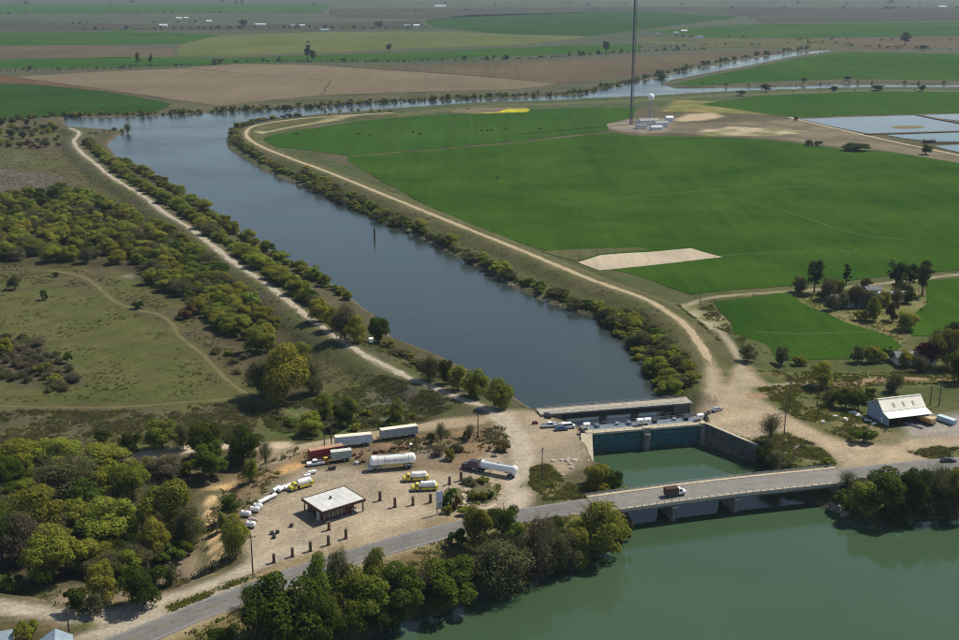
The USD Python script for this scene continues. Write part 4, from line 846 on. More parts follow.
tank_white = mat('white_tank_paint', (.80, .80, .78), .35, col2=(.66, .66, .63), scale=.35, spec=.5, stretch=(1, 1, .3))
def axle(t, xs_, r=.5, half=1.0):
    wheels(t, [(x, s * half) for x in xs_ for s in (-1, 1)], r, .5)
# tanker with tractor
a, b = g(464, 467.5, 0), g(516, 477.5, 0); c = (a + b) / 2; L = np.linalg.norm(b - a)
t = thing('tanker_truck', 'tractor with dark plum cab and long white tank leaving the yard', 'tanker truck', (c[0], c[1], at(490, 472)[2] + .03), yaw(b, a))
k = L / 18.5
bar = obj('tank', T(tankshape(1.3, 12.6), -3.1, 0, 2.5), tank_white, t, smooth=35)
obj('manhole', cat(T(trimesh.creation.cylinder(radius=.35, height=.3, sections=12), -3, 0, 3.85), box(9.5, .5, .06, -3.2, 0, 3.8)), steel_grey, bar)
obj('rear_cabinet', box(.9, 1.7, .9, -8.5, 0, .75), white_paint, t)
obj('frame', cat(box(3.6, 1.0, .3, -7.0, 0, 1.0), box(3.4, 1.0, .25, 1.7, 0, 1.05)), steel_grey, t)
obj('landing_leg', cat(box(.14, .14, 1.2, -.3, .7, .05), box(.14, .14, 1.2, -.3, -.7, .05)), steel_grey, t)
obj('chassis', box(7.8, 1.0, .32, 5.2, 0, .7), dark_steel, t)
obj('cab', tapered([(3.7, .75), (9.2, .75), (9.3, 1.6), (7.4, 1.9), (6.9, 2.95), (3.7, 3.1)], 2.3, 2.05, 3.1, 1.9), purple_p, t)
obj('window', tapered([(5.9, 2.05), (7.3, 2.05), (6.95, 2.8), (5.9, 2.8)], 2.34, 2.12, 3.1, 1.9), glass_m, t)
obj('windscreen', T(box(.06, 1.9, .95), 7.22, 0, 1.92, ry=-24), glass_m, t)
for s in (-1, 1):
    obj('exhaust_stack', rod((3.6, s * 1.05, .9), (3.6, s * 1.05, 3.6), .1), steel_grey, t); obj('fuel_tank', T(tankshape(.36, 1.4, 12), 4.9, s * 1.0, .75), steel_grey, t)
    obj('headlight', box(.12, .35, .25, 9.25, s * .8, 1.1), lamp_m, t)
obj('bumper', box(.25, 2.3, .45, 9.3, 0, .5), steel_grey, t)
axle(t, (-8.0, -6.7)); axle(t, (2.3, 3.6)); wheels(t, [(8.0, s * 1.0) for s in (-1, 1)], .5, .32)
# big white tank trailer
a, b = g(368, 470.5, 0), g(416, 466.5, 0); c = (a + b) / 2; L = np.linalg.norm(b - a)
t = thing('tank_trailer', 'large white tank trailer with faded dark lettering beside the dirt bank', 'tank trailer', (c[0], c[1], at(392, 469)[2] + .03), yaw(a, b))
bar = obj('tank', T(tankshape(1.65, L - .6), .2, 0, 3.1), tank_white, t, smooth=35)
faded = mat('faded_lettering', (.20, .21, .23), .6, col2=(.55, .55, .55), scale=3)
def curved_patch(x0, x1, h0, h1, r=1.675, zc=3.1):
    a0, a1 = h0 / 1.65, h1 / 1.65; A4 = np.linspace(a0, a1, 4)
    v = np.array([[x, -rr * math.cos(a), zc + rr * math.sin(a)] for rr in (1.64, r) for x in (x0, x1) for a in A4]); return trimesh.convex.convex_hull(v)
gl = [((0, .22, 0, 1), (.25, .6, .75, 1)), ((0, .2, 0, .7), (.4, .6, 0, .7), (.2, .4, 0, .2)), ((0, .2, 0, 1), (.2, .55, .35, .6)), ((0, .55, .1, .6),), ((0, .22, 0, 1), (.4, .6, 0, 1), (.22, .4, .4, .6)), ((0, .25, 0, 1.1), (.25, .6, .5, .7)), ((0, .62, 0, .75),), ((0, .2, 0, .9), (.38, .6, 0, .9)), ((0, .5, .1, .5),), ((0, .4, .1, .5),)]
for i, strokes in enumerate(gl):                                        # worn lettering, too faded to read
    obj('faded_letter', cat(*[curved_patch(-2.6 + .78 * i + a, -2.6 + .78 * i + b, -.15 + .75 * lo, -.15 + .75 * hi) for a, b, lo, hi in strokes]), faded, bar)
obj('band', cat(*[T(trimesh.creation.annulus(1.655, 1.70, .16, sections=28), x, 0, 3.1, ry=90) for x in (-4.6, -2.2, 5.2)]), rail_grey, bar)

obj('catwalk', cat(box(L * .6, .5, .06, 0, 0, 4.76), T(trimesh.creation.cylinder(radius=.4, height=.3, sections=12), 3.5, 0, 4.85)), steel_grey, bar)
obj('frame', box(L - 2.0, 1.1, .35, .2, 0, 1.15), yellow_p, t); obj('skirt', box(3.2, 2.3, .5, -5.2, 0, 1.0), steel_grey, t); obj('skirt', box(2.4, 2.4, .5, 5.0, 0, 1.0), steel_grey, t)
axle(t, (4.3, 5.7)); axle(t, (-5.0,), .45)
obj('landing_leg', cat(*[box(.16, .16, 1.2, -3.4, s * .8, .05) for s in (-1, 1)]), dark_steel, t)
obj('hose_cabinet', chbox(1.2, 2.0, 1.1, -6.9, 0, .5, .08), rail_grey, t)
# yellow delivery trucks
def bobtail(label, px, py, rz):
    p = at(px, py); t = thing('tank_truck', label, 'delivery truck', (p[0], p[1], p[2] + .03), rz)
    obj('chassis', box(7.2, 1.0, .3, 0, 0, .65), dark_steel, t)
    cb = obj('cab', tapered([(1.7, .6), (3.75, .6), (3.95, 1.2), (3.75, 1.45), (3.0, 1.6), (2.5, 2.35), (1.7, 2.4)], 2.15, 1.85, 2.4, 1.4), yellow_p, t)
    obj('window', tapered([(1.85, 1.6), (2.95, 1.6), (2.52, 2.2), (1.85, 2.2)], 2.19, 1.92, 2.4, 1.4), glass_m, cb); obj('windscreen', T(box(.06, 1.75, .8), 2.82, 0, 1.55, ry=-34), glass_m, cb)
    bar = obj('tank', T(tankshape(.98, 5.0), -1.05, 0, 1.95), tank_white, t, smooth=35)
    obj('strap', cat(*[T(trimesh.creation.annulus(.985, 1.02, .12, sections=24), x, 0, 1.95, ry=90) for x in (-2.4, .3)]), rail_grey, bar)
    obj('side_skirt', cat(box(3.6, .35, .55, -.9, 1.0, .6), box(3.6, .35, .55, -.9, -1.0, .6)), yellow_p, t)
    obj('rear_cabinet', chbox(.9, 2.1, 1.1, -3.55, 0, .6, .08), yellow_p, t)
    for s in (-1, 1): obj('headlight', box(.1, .3, .2, 3.92, s * .75, .95), lamp_m, t)
    obj('bumper', box(.2, 2.1, .3, 3.98, 0, .5), steel_grey, t)
    wheels(t, [(2.9, s * .95) for s in (-1, 1)], .48, .32); axle(t, (-1.9,), .48, .9)
bobtail('yellow delivery truck with a white tank, farther of the pair in mid yard', 415.5, 480.5, 188)
bobtail('yellow delivery truck with a white tank, nearer of the pair in mid yard', 424.5, 490, 186)
bobtail('yellow delivery truck with a white tank by the row of small tanks', 301, 488, 219)
# parked trailers
def box_trailer(label, a_px, b_px, h, w, side, top, name='box_trailer', legs_at=1):
    a, b = g(*a_px, 0), g(*b_px, 0); c = (a + b) / 2; L = np.linalg.norm(b - a); z = float(H(c[0], c[1]))
    t = thing(name, label, 'trailer', (c[0], c[1], z + .03), yaw(a, b))
    obj('body', chbox(L, w, h, 0, 0, 1.1, .04), side, t); obj('roof', box(L - .02, w - .02, .08, 0, 0, 1.1 + h + .002), top, t)
    obj('side_post', cat(*[box(.07, w + .05, h - .2, -L / 2 + .3 + (L - .6) * i / 14, 0, 1.2) for i in range(15)]), side, t)
    for s in (-1, 1): obj('door', box(.05, w / 2 - .08, h - .2, L / 2 + .02, s * (w / 4), 1.2), trailer_grey, t)
    obj('frame', box(L - 1, 1.0, .3, 0, 0, .8), dark_steel, t); axle(t, (L / 2 - 2.6, L / 2 - 1.3)); obj('landing_leg', cat(*[box(.15, .15, .85, -L / 2 + 2.4, s * .75, 0) for s in (-1, 1)]), dark_steel, t)
    return t
box_trailer('silver-sided box trailer parked left of two along the dirt track', (335, 447.5), (371.5, 444), 2.75, 2.5, rail_grey, cream_top)
box_trailer('grey-green box trailer parked right of two along the dirt track', (380.5, 440.3), (417, 435.5), 2.75, 2.5, trailer_grey, cream_top)
box_trailer('dark red box trailer with a faded tan roof behind the white pickup', (309.5, 461), (343, 455), 2.6, 2.5, red_p, mat('faded_salmon_roof', (.42, .25, .17), .7, col2=(.30, .17, .11), scale=.5))
box_trailer('short grey-green trailer with rounded look beside the red trailer', (331, 462), (351.5, 459.5), 2.5, 2.3, mat('sage_panel', (.36, .38, .33), .6, var=.2), mat('sage_top', (.55, .58, .50), .6), 'short_trailer')
car('pickup_truck', 'white pickup in front of the dark red trailer', 'pickup', 315.5, 465, 200, white_paint)
p = at(325.5, 463.5); t = thing('forklift', 'orange forklift between the white pickup and the grey-green trailer', 'forklift', p, 190)
obj('body', chbox(2.0, 1.2, .9, -.2, 0, .35, .12), orange_p, t); obj('canopy', cat(box(1.3, 1.15, .08, -.2, 0, 2.0), *[box(.08, .08, .8, -.2 + sx * .6, sy * .52, 1.24) for sx in (-1, 1) for sy in (-1, 1)]), yellow_p, t)
obj('mast', cat(box(.12, .12, 2.1, .95, .35, .1), box(.12, .12, 2.1, .95, -.35, .1)), dark_steel, t); obj('fork', cat(box(1.1, .12, .06, 1.55, .3, .1), box(1.1, .12, .06, 1.55, -.3, .1)), dark_steel, t); wheels(t, [(x, s * .55) for x in (-.8, .55) for s in (-1, 1)], .3, .25)
p = at(332, 469.5); t = thing('flat_cart', 'low dark cart standing in front of the grey-green trailer', 'cart', p, 20)
obj('bed', box(2.4, 1.2, .15, 0, 0, .5), wood_pole, t); obj('rack', cat(*[box(.06, 1.2, .6, x, 0, .652) for x in (-1.1, -.4, .4, 1.1)]), dark_steel, t); wheels(t, [(x, s * .55) for x in (-.8, .8) for s in (-1, 1)], .25, .15)
# small white tanks in a row along the western edge of the yard
small_tanks = [(312, 474, 205, 2.9, .5, 'grey-shadowed small white tank at the northern end of the row'), (307, 477.5, 30, 2.4, .5, 'small white tank lying just behind the yellow truck'),
    (287.5, 489, 60, 3.4, .62, 'small white tank lying nearest the yellow truck'), (282, 491, 60, 3.6, .62, 'small white tank, second from the yellow truck'), (276.5, 491.5, 62, 3.6, .62, 'small white tank, third from the yellow truck'), (273.5, 498, 58, 2.6, .55, 'short white tank lying in front of the close group'),
    (264.5, 502.5, 55, 5.2, .62, 'longest small white tank in the gap of the row'), (258, 509, 160, 2.8, .8, 'thick white tank beside the white and blue one'), (255, 512, 172, 3.0, .75, 'white tank with a bluish side in the lower row'), (246, 516.5, 165, 3.2, .8, 'white tank farthest to the west in the lower row'), (253, 522, 170, 2.8, .5, 'faded pinkish tank lying between two white ones'), (251, 527.5, 168, 2.9, .85, 'white tank with a dark end at the southern end of the row')]
pink_tank = mat('faded_pink_tank', (.55, .40, .36), .6, var=.2)
for px, py, rz, L, r, lb in small_tanks:
    p = at(px, py); t = thing('propane_tank', lb, 'gas tank', p, rz)
    bd = obj('tank', T(tankshape(r, L, 16), 0, 0, r + .3), pink_tank if 'pink' in lb else tank_white, t, smooth=35)
    obj('valve_dome', T(trimesh.creation.cylinder(radius=.22, height=.3, sections=12), 0, 0, 2 * r + .38), steel_grey if r > .7 else tank_white, bd)
    for x in (-L * .3, L * .3): obj('saddle', box(.18, r * 1.5, r * .5 + .3, x, 0, 0), concrete_dark, t)
# brown pillars around the forecourt
pil = mat('brown_stone_pillar', (.15, .09, .055), .9, col2=(.085, .052, .034), scale=2.5)
pillars = [(380, 500.5, 2.9, 'row of four, westmost'), (395, 507, 2.9, 'row of four, second from west'), (413, 505, 2.7, 'row of four, third from west'), (430.5, 502.5, 2.7, 'row of four, eastmost'), (461, 480.5, 3.0, 'by the garden, nearest the tanker'), (449.5, 484.5, 2.6, 'by the garden, nearest the yellow trucks'),
    (329, 530, 2.6, 'nearest the station building'), (346, 538.5, 2.9, 'with a hedge at its foot, right of the station front'), (328.5, 545, 2.8, 'roadside, first below the station'), (310.5, 551, 2.8, 'roadside, second from the station'), (292.5, 556.5, 2.6, 'roadside, beside the ring of brush'), (274, 562.5, 2.5, 'roadside, westmost of all')]
for px, py, h_, lb in pillars:
    p = at(px, py); t = thing('stone_pillar', f'brown stone pillar, {lb}', 'pillar', p, 15)
    obj('shaft', chbox(.72, .72, h_ - .2, 0, 0, 0, .05), pil, t); obj('cap', chbox(.85, .85, .22, 0, 0, h_ - .2, .05), pil, t); obj('plinth', box(.95, .95, .3, 0, 0, -.05), pil, t)
# power poles
def pole(label, base, top, arm=True, rz=20, name='power_pole', light=False):
    p = at(*base); scale_px = (top[1] - base[1])
    lo, hi = 1.0, 30.0
    for _ in range(30):                                           # height from where the top is seen
        m = (lo + hi) / 2; q = p + np.array([0, 0, m]) - CAM
        yy = CY - FPX * (q[1] * _sp + q[2] * _cp) / (q[1] * _cp - q[2] * _sp)
        if yy > top[1]: lo = m
        else: hi = m
    h_ = lo; t = thing(name, label, 'power pole', p, rz)
    obj('pole', rod((0, 0, -.5), (0, 0, h_), .2, 8, .13), wood_pole, t)
    if arm:
        cr = obj('crossarm', box(2.6, .14, .16, 0, .16, h_ - .8), wood_pole, t)
        for x in (-1.2, -.5, .5, 1.2): obj('insulator', T(trimesh.creation.cylinder(radius=.06, height=.22, sections=8), x, .16, h_ - .53), steel_grey, cr)
    if light:
        obj('transformer', T(trimesh.creation.cylinder(radius=.28, height=.9, sections=12), .4, -.1, h_ - 2.2), steel_grey, t)
    return t
pole('wooden power pole by the highway at the western end of the yard', (253, 574), (252, 535))
pole('wooden power pole on the grassy slope west of the pool', (542, 481), (541, 448), rz=70)
pole('taller power pole of two behind the silver-sided trailer', (331.5, 446), (331, 417))
pole('shorter power pole of two behind the silver-sided trailer', (324.5, 447.5), (324, 427), arm=False)
pole('power pole at the junction of the levee road and dirt track', (478, 438), (478, 413), rz=50)
pole('thin pole among scrub above the tanker truck', (495, 440), (495, 425), arm=False)
pole('tall dark power pole on the edge of the eastern dirt lot', (788.5, 411), (787, 377), rz=40, light=True)
pole('slim power pole on the grass bank in front of the lot', (784, 434), (785, 400), rz=60)
pole('thin pole in the grass right of the dark power pole', (817, 406), (817, 386), arm=False)
pole('power pole behind the barn, left of two', (930, 405), (930, 386)); pole('power pole behind the barn, right of two', (939, 406), (938, 383), light=True)
pole('wooden power pole at the lower left beside the dark gabled house', (70, 641), (67, 606), rz=60)
pole('thin pole standing among the willows left of the levee road', (222, 336), (222, 314), arm=False)
pole('thin pole near the second farm road junction', (700, 305), (699, 291), arm=False)
# piling in the canal
p = g(374.5, 239, WATER); t = thing('channel_piling', 'lone dark piling standing in the canal', 'piling', (p[0], p[1], WATER - 1))
obj('pile', cat(rod((0, 0, 0), (0, 0, 7.5), .24, 10), rod((.4, .3, 0), (.2, .1, 7.0), .18, 8), rod((-.4, .2, 0), (-.2, .1, 7.2), .18, 8)), wood_pole, t); obj('cap', T(trimesh.creation.cone(radius=.4, height=.4, sections=10), 0, 0, 7.5), dark_steel, t)
# signs
p = at(478.5, 413); t = thing('road_sign', 'small blue sign at the end of the levee road', 'sign', p, 10); obj('post', cat(box(.1, .1, 2.2, -.6, 0, 0), box(.1, .1, 2.2, .6, 0, 0)), wood_pole, t); obj('board', box(1.8, .08, 1.1, 0, -.1, 1.1), blue_p, t)
p = at(371, 345); t = thing('gauge_hut', 'tiny white gauge hut on a post beside the levee bushes', 'hut', p, 15); obj('post', cat(*[box(.12, .12, 1.3, sx * .5, sy * .5, 0) for sx in (-1, 1) for sy in (-1, 1)]), wood_pole, t); obj('hut', chbox(1.5, 1.4, 1.6, 0, 0, 1.3, .05), white_paint, t); obj('roof', T(trimesh.convex.convex_hull(np.array([(sx * .95, sy * .9, 0) for sx in (-1, 1) for sy in (-1, 1)] + [(sx * .95, 0, .5) for sx in (-1, 1)])), 0, 0, 2.9), white_paint, t)
p = at(439.5, 514); t = thing('tall_sign', 'tall pale grey roadside sign panel at the corner of the garden', 'sign', p, 24); obj('post', cat(box(.25, .25, 7.2, -.7, 0, 0), box(.25, .25, 7.2, .7, 0, 0)), steel_grey, t); obj('panel', chbox(2.0, .35, 3.2, 0, 0, 3.9, .04), rail_grey, t); obj('lower_panel', chbox(1.6, .3, 1.6, 0, 0, 2.0, .04), concrete, t)
# garden island: stones, gravel path edging and a pale arch
bed_m = dirt('garden_soil', (.075, .085, .032), (.12, .095, .055), .8); pathm = dirt('garden_gravel', (.42, .35, .25), (.32, .27, .19), .8)
def mound(name, pts, h_, m, label):
    q = gp(pts); q = curve(np.vstack([q, q[:1]]), 1.0)[:-1]; c = q.mean(0); n = len(q); i = np.arange(n); k_ = (i + 1) % n
    zz = lambda P: H(P[:, 0], P[:, 1])
    q1 = c + (q - c) * .85; q2 = c + (q - c) * .45
    v = np.vstack([np.c_[q, zz(q) - .15], np.c_[q1, zz(q1) + h_ * .7], np.c_[q2, zz(q2) + h_], [[*c, float(H(*c)) + h_]]])
    f = np.vstack([np.c_[i, k_, n + k_], np.c_[i, n + k_, n + i], np.c_[n + i, n + k_, 2 * n + k_], np.c_[n + i, 2 * n + k_, 2 * n + i], np.c_[2 * n + i, 2 * n + k_, np.full(n, 3 * n)]])
    return tag(obj(name, (v, f), m), label, kind='structure')
mound('garden_bed', [(466, 494), (472, 488), (485, 486), (496, 488), (498, 496), (490, 503), (478, 504), (468, 501)], .45, bed_m, 'round planted bed of the garden island')
mound('garden_bed', [(458, 484), (466, 480), (480, 479), (493, 483), (488, 487), (470, 488)], .4, bed_m, 'narrow planted bed behind the round one')
mound('garden_bed', [(440, 493), (450, 488), (461, 488), (462, 498), (458, 508), (445, 512), (440, 504)], .35, bed_m, 'planted bed at the tall sign')
for ln in ([(463, 504), (466, 498), (464, 492), (470, 487), (486, 486.5), (497, 486)], [(464, 504), (474, 507), (486, 508), (496, 504)]):
    tag(obj('garden_path', ribbon(curve(gp(ln), 1.0), 1.3, .06, wobble=.3, crown=.03), pathm), 'pale gravel path winding round the garden beds', 'path', kind='structure')
q0, q1 = at(441, 500), at(449, 488); t = thing('garden_arch', 'pale curved pipe arch at the left end of the garden', 'arch', q0, yaw(q0, q1)); Ld = np.linalg.norm((q1 - q0)[:2])
arc = [(Ld / 2 - Ld / 2 * math.cos(a), 0, 1.9 * math.sin(a)) for a in np.linspace(0, math.pi, 12)]
obj('hoop', cat(*[rod(a, b, .16, 8) for a, b in zip(arc[:-1], arc[1:])]), tan_conc, t); obj('foot', cat(box(.6, .6, .3, 0, 0, -.1), box(.6, .6, .3, Ld, 0, -.1)), concrete, t)
# rocks
def rock(r, seed, flat=.7):
    m = trimesh.creation.icosphere(2, 1.0); v = m.vertices
    m.vertices = v * (.72 + .55 * meshkit.fbm(v * 1.3 + 5 * seed, 3, seed))[:, None] * np.array([r, r * .85, r * flat]); return m
stone = mat('grey_bank_stone', (.26, .23, .19), .9, col2=(.15, .13, .11), scale=1.2, bump=.03, rand=.15); stone2 = mat('pale_rubble', (.50, .44, .36), .9, var=.3, scale=1.5, rand=.1)
def rocks(spots, label, group, m, lo, hi, name='bank_stone'):
    for i, (px, py) in enumerate(spots):
        p = at(px, py); r = lo + (hi - lo) * rng.random(); q = rock(r, int(rng.integers(1000))); T(q, p[0], p[1], p[2] + r * .15, rz=rng.random() * 360)
        tag(obj(name, q, m), label, 'stone', group)
rr_ = np.random.default_rng(3)
rocks([(571 + rr_.normal(0, 9), 462 + rr_.normal(0, 4)) for _ in range(14)], 'pale rubble block on the slope below the gate corner', 'rubble below the gate corner', stone2, .4, .9, 'rubble_block')
rocks([(828 + 12 * rr_.random() + 8 * i_ / 4, 506 + 2.2 * i_ + rr_.normal(0, 1.5)) for i_ in range(5) for _ in range(3)], 'tan stone at the eastern foot of the road bridge', 'stones at the eastern bridge foot', stone, .5, 1.1)
rocks([(794 + rr_.normal(0, 3.5), 452 + rr_.normal(0, 2.5)) for _ in range(8)], 'grey rubble block on the grass east of the pool', 'rubble on the eastern grass', stone, .35, .8, 'rubble_block')
pb = channel[(channel[:, 1] > 480)]
ep = curve(gp([(403, 228.5), (443, 249), (487, 271), (517, 289), (553, 304.5), (597, 317.5), (625, 336), (642, 355)], WATER), 7.0)
for i, q in enumerate(ep):
    r = .5 + .8 * rr_.random(); m = rock(r, i + 50); T(m, q[0] + .9 + rr_.normal(0, .8), q[1] + rr_.normal(0, .8), WATER + .25, rz=rr_.random() * 360); tag(obj('bank_stone', m, stone), 'grey stone at the waterline of the eastern canal bank', 'stone', 'stones along the eastern canal bank')
# debris
plastic = mat('white_sheeting', (.72, .72, .70), .6, var=.15, scale=1.2)
for i, (px, py, L, W, lb) in enumerate([(853, 413, 2.6, 1.6, 'white scrap bale in the weeds, second nearest the dark bushes'), (858, 415.5, 2.0, 1.2, 'small white scrap bale in the middle of the strip left of the barn'), (846, 420, 2.4, 1.6, 'white scrap bale lying alone on the grass below the strip'), (863, 418, 2.2, 1.4, 'white scrap bale just left of the barn gable'), (868, 421, 2.6, 1.2, 'long white scrap bale touching the barn shadow'), (835, 416.5, 1.6, 1.0, 'tiny white scrap bale under the dark bushes behind the barn'), (874, 424, 2.4, 1.3, 'white scrap bale nearest the open barn front'), (823, 422, 1.8, .9, 'pale scrap bale farthest left at the lot edge')]):
    p = at(px, py); m = cat(chbox(L, W, .35, 0, 0, 0, .1), chbox(L * .5, W * .6, .3, L * .2, W * .2, .352, .08)); T(m, p[0], p[1], p[2], rz=37 * i); tag(obj('scrap_bale', m, plastic), lb, 'scrap bale', 'scrap bales left of the barn')
junk = [(352, 456, rust), (358, 458, rust), (361, 455, brown_wood), (364, 462, rust), (346, 455, rust), (383, 452, rust), (394, 449, brown_wood), (402, 448, rust), (408, 448.5, dark_steel), (411, 446, white_paint), (375, 453, brown_wood), (357, 464, rail_grey)]
for i, (px, py, mm) in enumerate(junk):
    p = at(px, py); t = thing('scrap_crate', 'old crate or drum lying on the earth behind the white tank', 'scrap', p, 31 * i, 'scrap behind the white tank')
    obj('crate', chbox(1.3, 1.0, .8, 0, 0, 0, .06), mm, t); obj('drum', T(trimesh.creation.cylinder(radius=.32, height=.95, sections=10), .95, .4, .48), rust, t)
for px, py, lb in ((272, 534, 'dark tub left of three on the gravel in front of the tanks'), (277.5, 533, 'dark tub right of three on the gravel in front of the tanks'), (274, 538, 'dark tub nearest of three on the gravel in front of the tanks'), (291.5, 526.5, 'lone dark tub on the gravel left of the station building')):
    p = at(px, py); t = thing('dark_tub', lb, 'tub', p); obj('tub', T(trimesh.creation.cylinder(radius=.55, height=.7, sections=14), 0, 0, .35), dark_steel, t); obj('rim', T(trimesh.creation.annulus(.5, .6, .1, sections=14), 0, 0, .72), black_p, t)
# ------------------------------------------------------------------ trees, bushes and scrub
stage.CreateClassPrim('/World/plant_kinds')
def leaf_mat(name, c1, c2, c3, hue=.022, val=.25, trans=.42):
    return usdkit.material(stage, '/World/Looks/' + name, {
        'geo': ('geometry', {}), 'oi': ('object_info', {}), 'n': ('noise_texture', {'scale': .45, 'detail': 2.0}),
        'ad': ('math', {'math_type': 'multiply_add', 'value2': .55, 'value3': 0.0}), 'ad2': ('math', {'math_type': 'multiply_add', 'value2': .6, 'value3': -.08}),
        'r': ('rgb_ramp', {'ramp': [(.12, c1), (.5, c2), (.9, c3)]}),
        'hu': ('map_range', {'from_min': 0.0, 'from_max': 1.0, 'to_min': .5 - hue, 'to_max': .5 + hue}), 'va': ('map_range', {'from_min': 0.0, 'from_max': 1.0, 'to_min': 1 - val, 'to_max': 1 + val}),
        'fr': ('math', {'math_type': 'fraction'}), 'm7': ('math', {'math_type': 'multiply', 'value2': 7.31}),
        'hv': ('hsv', {}), 'd': ('diffuse_bsdf', {}), 't': ('translucent_bsdf', {}), 'x': ('mix_closure', {'fac': trans})},
        [('geo.random_per_island', 'ad.value1'), ('geo.position', 'n.vector'), ('n.fac', 'ad2.value1'), ('ad2.value', 'ad.value3'), ('ad.value', 'r.fac'), ('oi.random', 'va.value'), ('oi.random', 'm7.value1'), ('m7.value', 'fr.value1'), ('fr.value', 'hu.value'),
         ('hu.result', 'hv.hue'), ('va.result', 'hv.value'), ('r.color', 'hv.color'), ('hv.color', 'd.color'), ('hv.color', 't.color'), ('d.BSDF', 'x.closure1'), ('t.BSDF', 'x.closure2')], surface='x.closure')
LM = {'oak': leaf_mat('oak_leaves', (0.046, 0.067, 0.010), (0.095, 0.128, 0.017), (0.178, 0.210, 0.032)),
      'green': leaf_mat('green_leaves', (0.078, 0.115, 0.017), (0.150, 0.190, 0.028), (0.255, 0.289, 0.048)),
      'olive': leaf_mat('olive_leaves', (0.173, 0.185, 0.029), (0.336, 0.338, 0.044), (0.575, 0.515, 0.073)),
      'yellow': leaf_mat('spring_leaves', (0.172, 0.210, 0.031), (0.322, 0.345, 0.049), (0.522, 0.498, 0.087)),
      'grey': leaf_mat('grey_twigs', (0.103, 0.105, 0.045), (0.167, 0.167, 0.070), (0.242, 0.235, 0.102), val=.25),
      'brown': leaf_mat('brown_twigs', (0.124, 0.102, 0.068), (0.221, 0.183, 0.118), (0.339, 0.297, 0.186), val=.25),
      'rust': leaf_mat('russet_leaves', (0.109, 0.069, 0.023), (0.176, 0.127, 0.035), (0.234, 0.209, 0.059)),
      'plum': leaf_mat('plum_leaves', (0.058, 0.011, 0.014), (0.106, 0.022, 0.022), (0.163, 0.040, 0.032)),
      'euc': leaf_mat('eucalyptus_leaves', (0.050, 0.071, 0.024), (0.107, 0.127, 0.041), (0.201, 0.214, 0.069)),
      'dry': leaf_mat('dry_grass', (0.190, 0.147, 0.056), (0.293, 0.233, 0.097), (0.397, 0.328, 0.145)),
      'grass': leaf_mat('weed_leaves', (0.089, 0.124, 0.022), (0.165, 0.212, 0.035), (0.277, 0.298, 0.062))}
bark = mat('brown_bark', (.075, .058, .042), .95, col2=(.04, .03, .023), scale=3); pale_bark = mat('grey_bark', (.20, .175, .14), .95, col2=(.12, .105, .085), scale=3)

def crown_mesh(seed, rx, z0, z1, nb, nl, leaf, up=.35, open_=.0, shape='round'):
    """Leaf-sized faces gathered into clumps through an uneven crown."""
    r = np.random.default_rng(seed); zc, hz = (z0 + z1) / 2, (z1 - z0) / 2; cs, rs = [], []
    while len(cs) < nb:
        d = r.normal(size=3); d /= np.linalg.norm(d); q = d * (r.random() ** .45)
        w = 1.0
        if shape == 'cone': w = 1.0 - .62 * (q[2] * .5 + .5)
        if shape == 'vase': w = .62 + .5 * (q[2] * .5 + .5)
        rad = (.20 + .20 * r.random()) * min(rx, hz * 1.3)
        c = np.array([q[0] * (rx - rad * .7) * w, q[1] * (rx - rad * .7) * w, zc + q[2] * (hz - rad * .6)])
        cs.append(c); rs.append(rad)
    cs, rs = np.array(cs), np.array(rs)
    k = r.choice(nb, nl, p=rs ** 2 / (rs ** 2).sum())
    d = r.normal(size=(nl, 3)); d[:, 2] += up; d /= np.linalg.norm(d, axis=1, keepdims=True)
    P = cs[k] + d * (rs[k] * (.62 + .42 * r.random(nl) ** .6 + open_ * r.random(nl)))[:, None] * np.array([1, 1, .82])
    nn = d * 1.1 + r.normal(size=(nl, 3)) * .45 + np.array([0, 0, .25]); nn /= np.linalg.norm(nn, axis=1, keepdims=True)
    a = np.cross(nn, r.normal(size=(nl, 3))); a /= np.linalg.norm(a, axis=1, keepdims=True); b = np.cross(nn, a)
    s = leaf * (.6 + .8 * r.random(nl))[:, None]
    v = np.stack([P + a * s * .5, P + b * s * .36, P - a * s * .5, P - b * s * .36], 1); v[:, 1] += nn * s * .12
    i = np.arange(nl) * 4
    return v.reshape(-1, 3), np.vstack([np.c_[i, i + 1, i + 2], np.c_[i, i + 2, i + 3]])
def twig_mesh(seed, rx, z0, z1, n, w):
    """A leafless crown of many thin branches."""
    r = np.random.default_rng(seed); V, F = [], []
    def strip(p, q, w0):
        d = q - p; a = np.cross(d, r.normal(size=3)); a /= np.linalg.norm(a) + 1e-9; k = len(V) * 4
        V.append([p + a * w0, p - a * w0, q - a * w0 * .4, q + a * w0 * .4]); F.extend([[k, k + 1, k + 2], [k, k + 2, k + 3]])
    for _ in range(n):
        az = r.random() * 2 * math.pi; e = r.random() ** .7; zt = z0 + (z1 - z0) * (.25 + .75 * r.random() ** .7)
        rr = rx * e * math.sqrt(max(.1, 1 - ((zt - (z0 + z1) / 2) / ((z1 - z0) / 2)) ** 2 * .75))
        tip = np.array([rr * math.cos(az), rr * math.sin(az), zt]); st = np.array([0, 0, z0 * .6 + .35 * (zt - z0) * r.random()]); md = (st + tip) / 2 + r.normal(size=3) * rx * .1
        if r.random() < .35: strip(st, md, w); 
        strip(md, tip, w * .7)
        for _ in range(4): strip(md + (tip - md) * r.random(), tip + r.normal(size=3) * rx * .22, w * .5)
    return np.array(V).reshape(-1, 3), np.array(F)
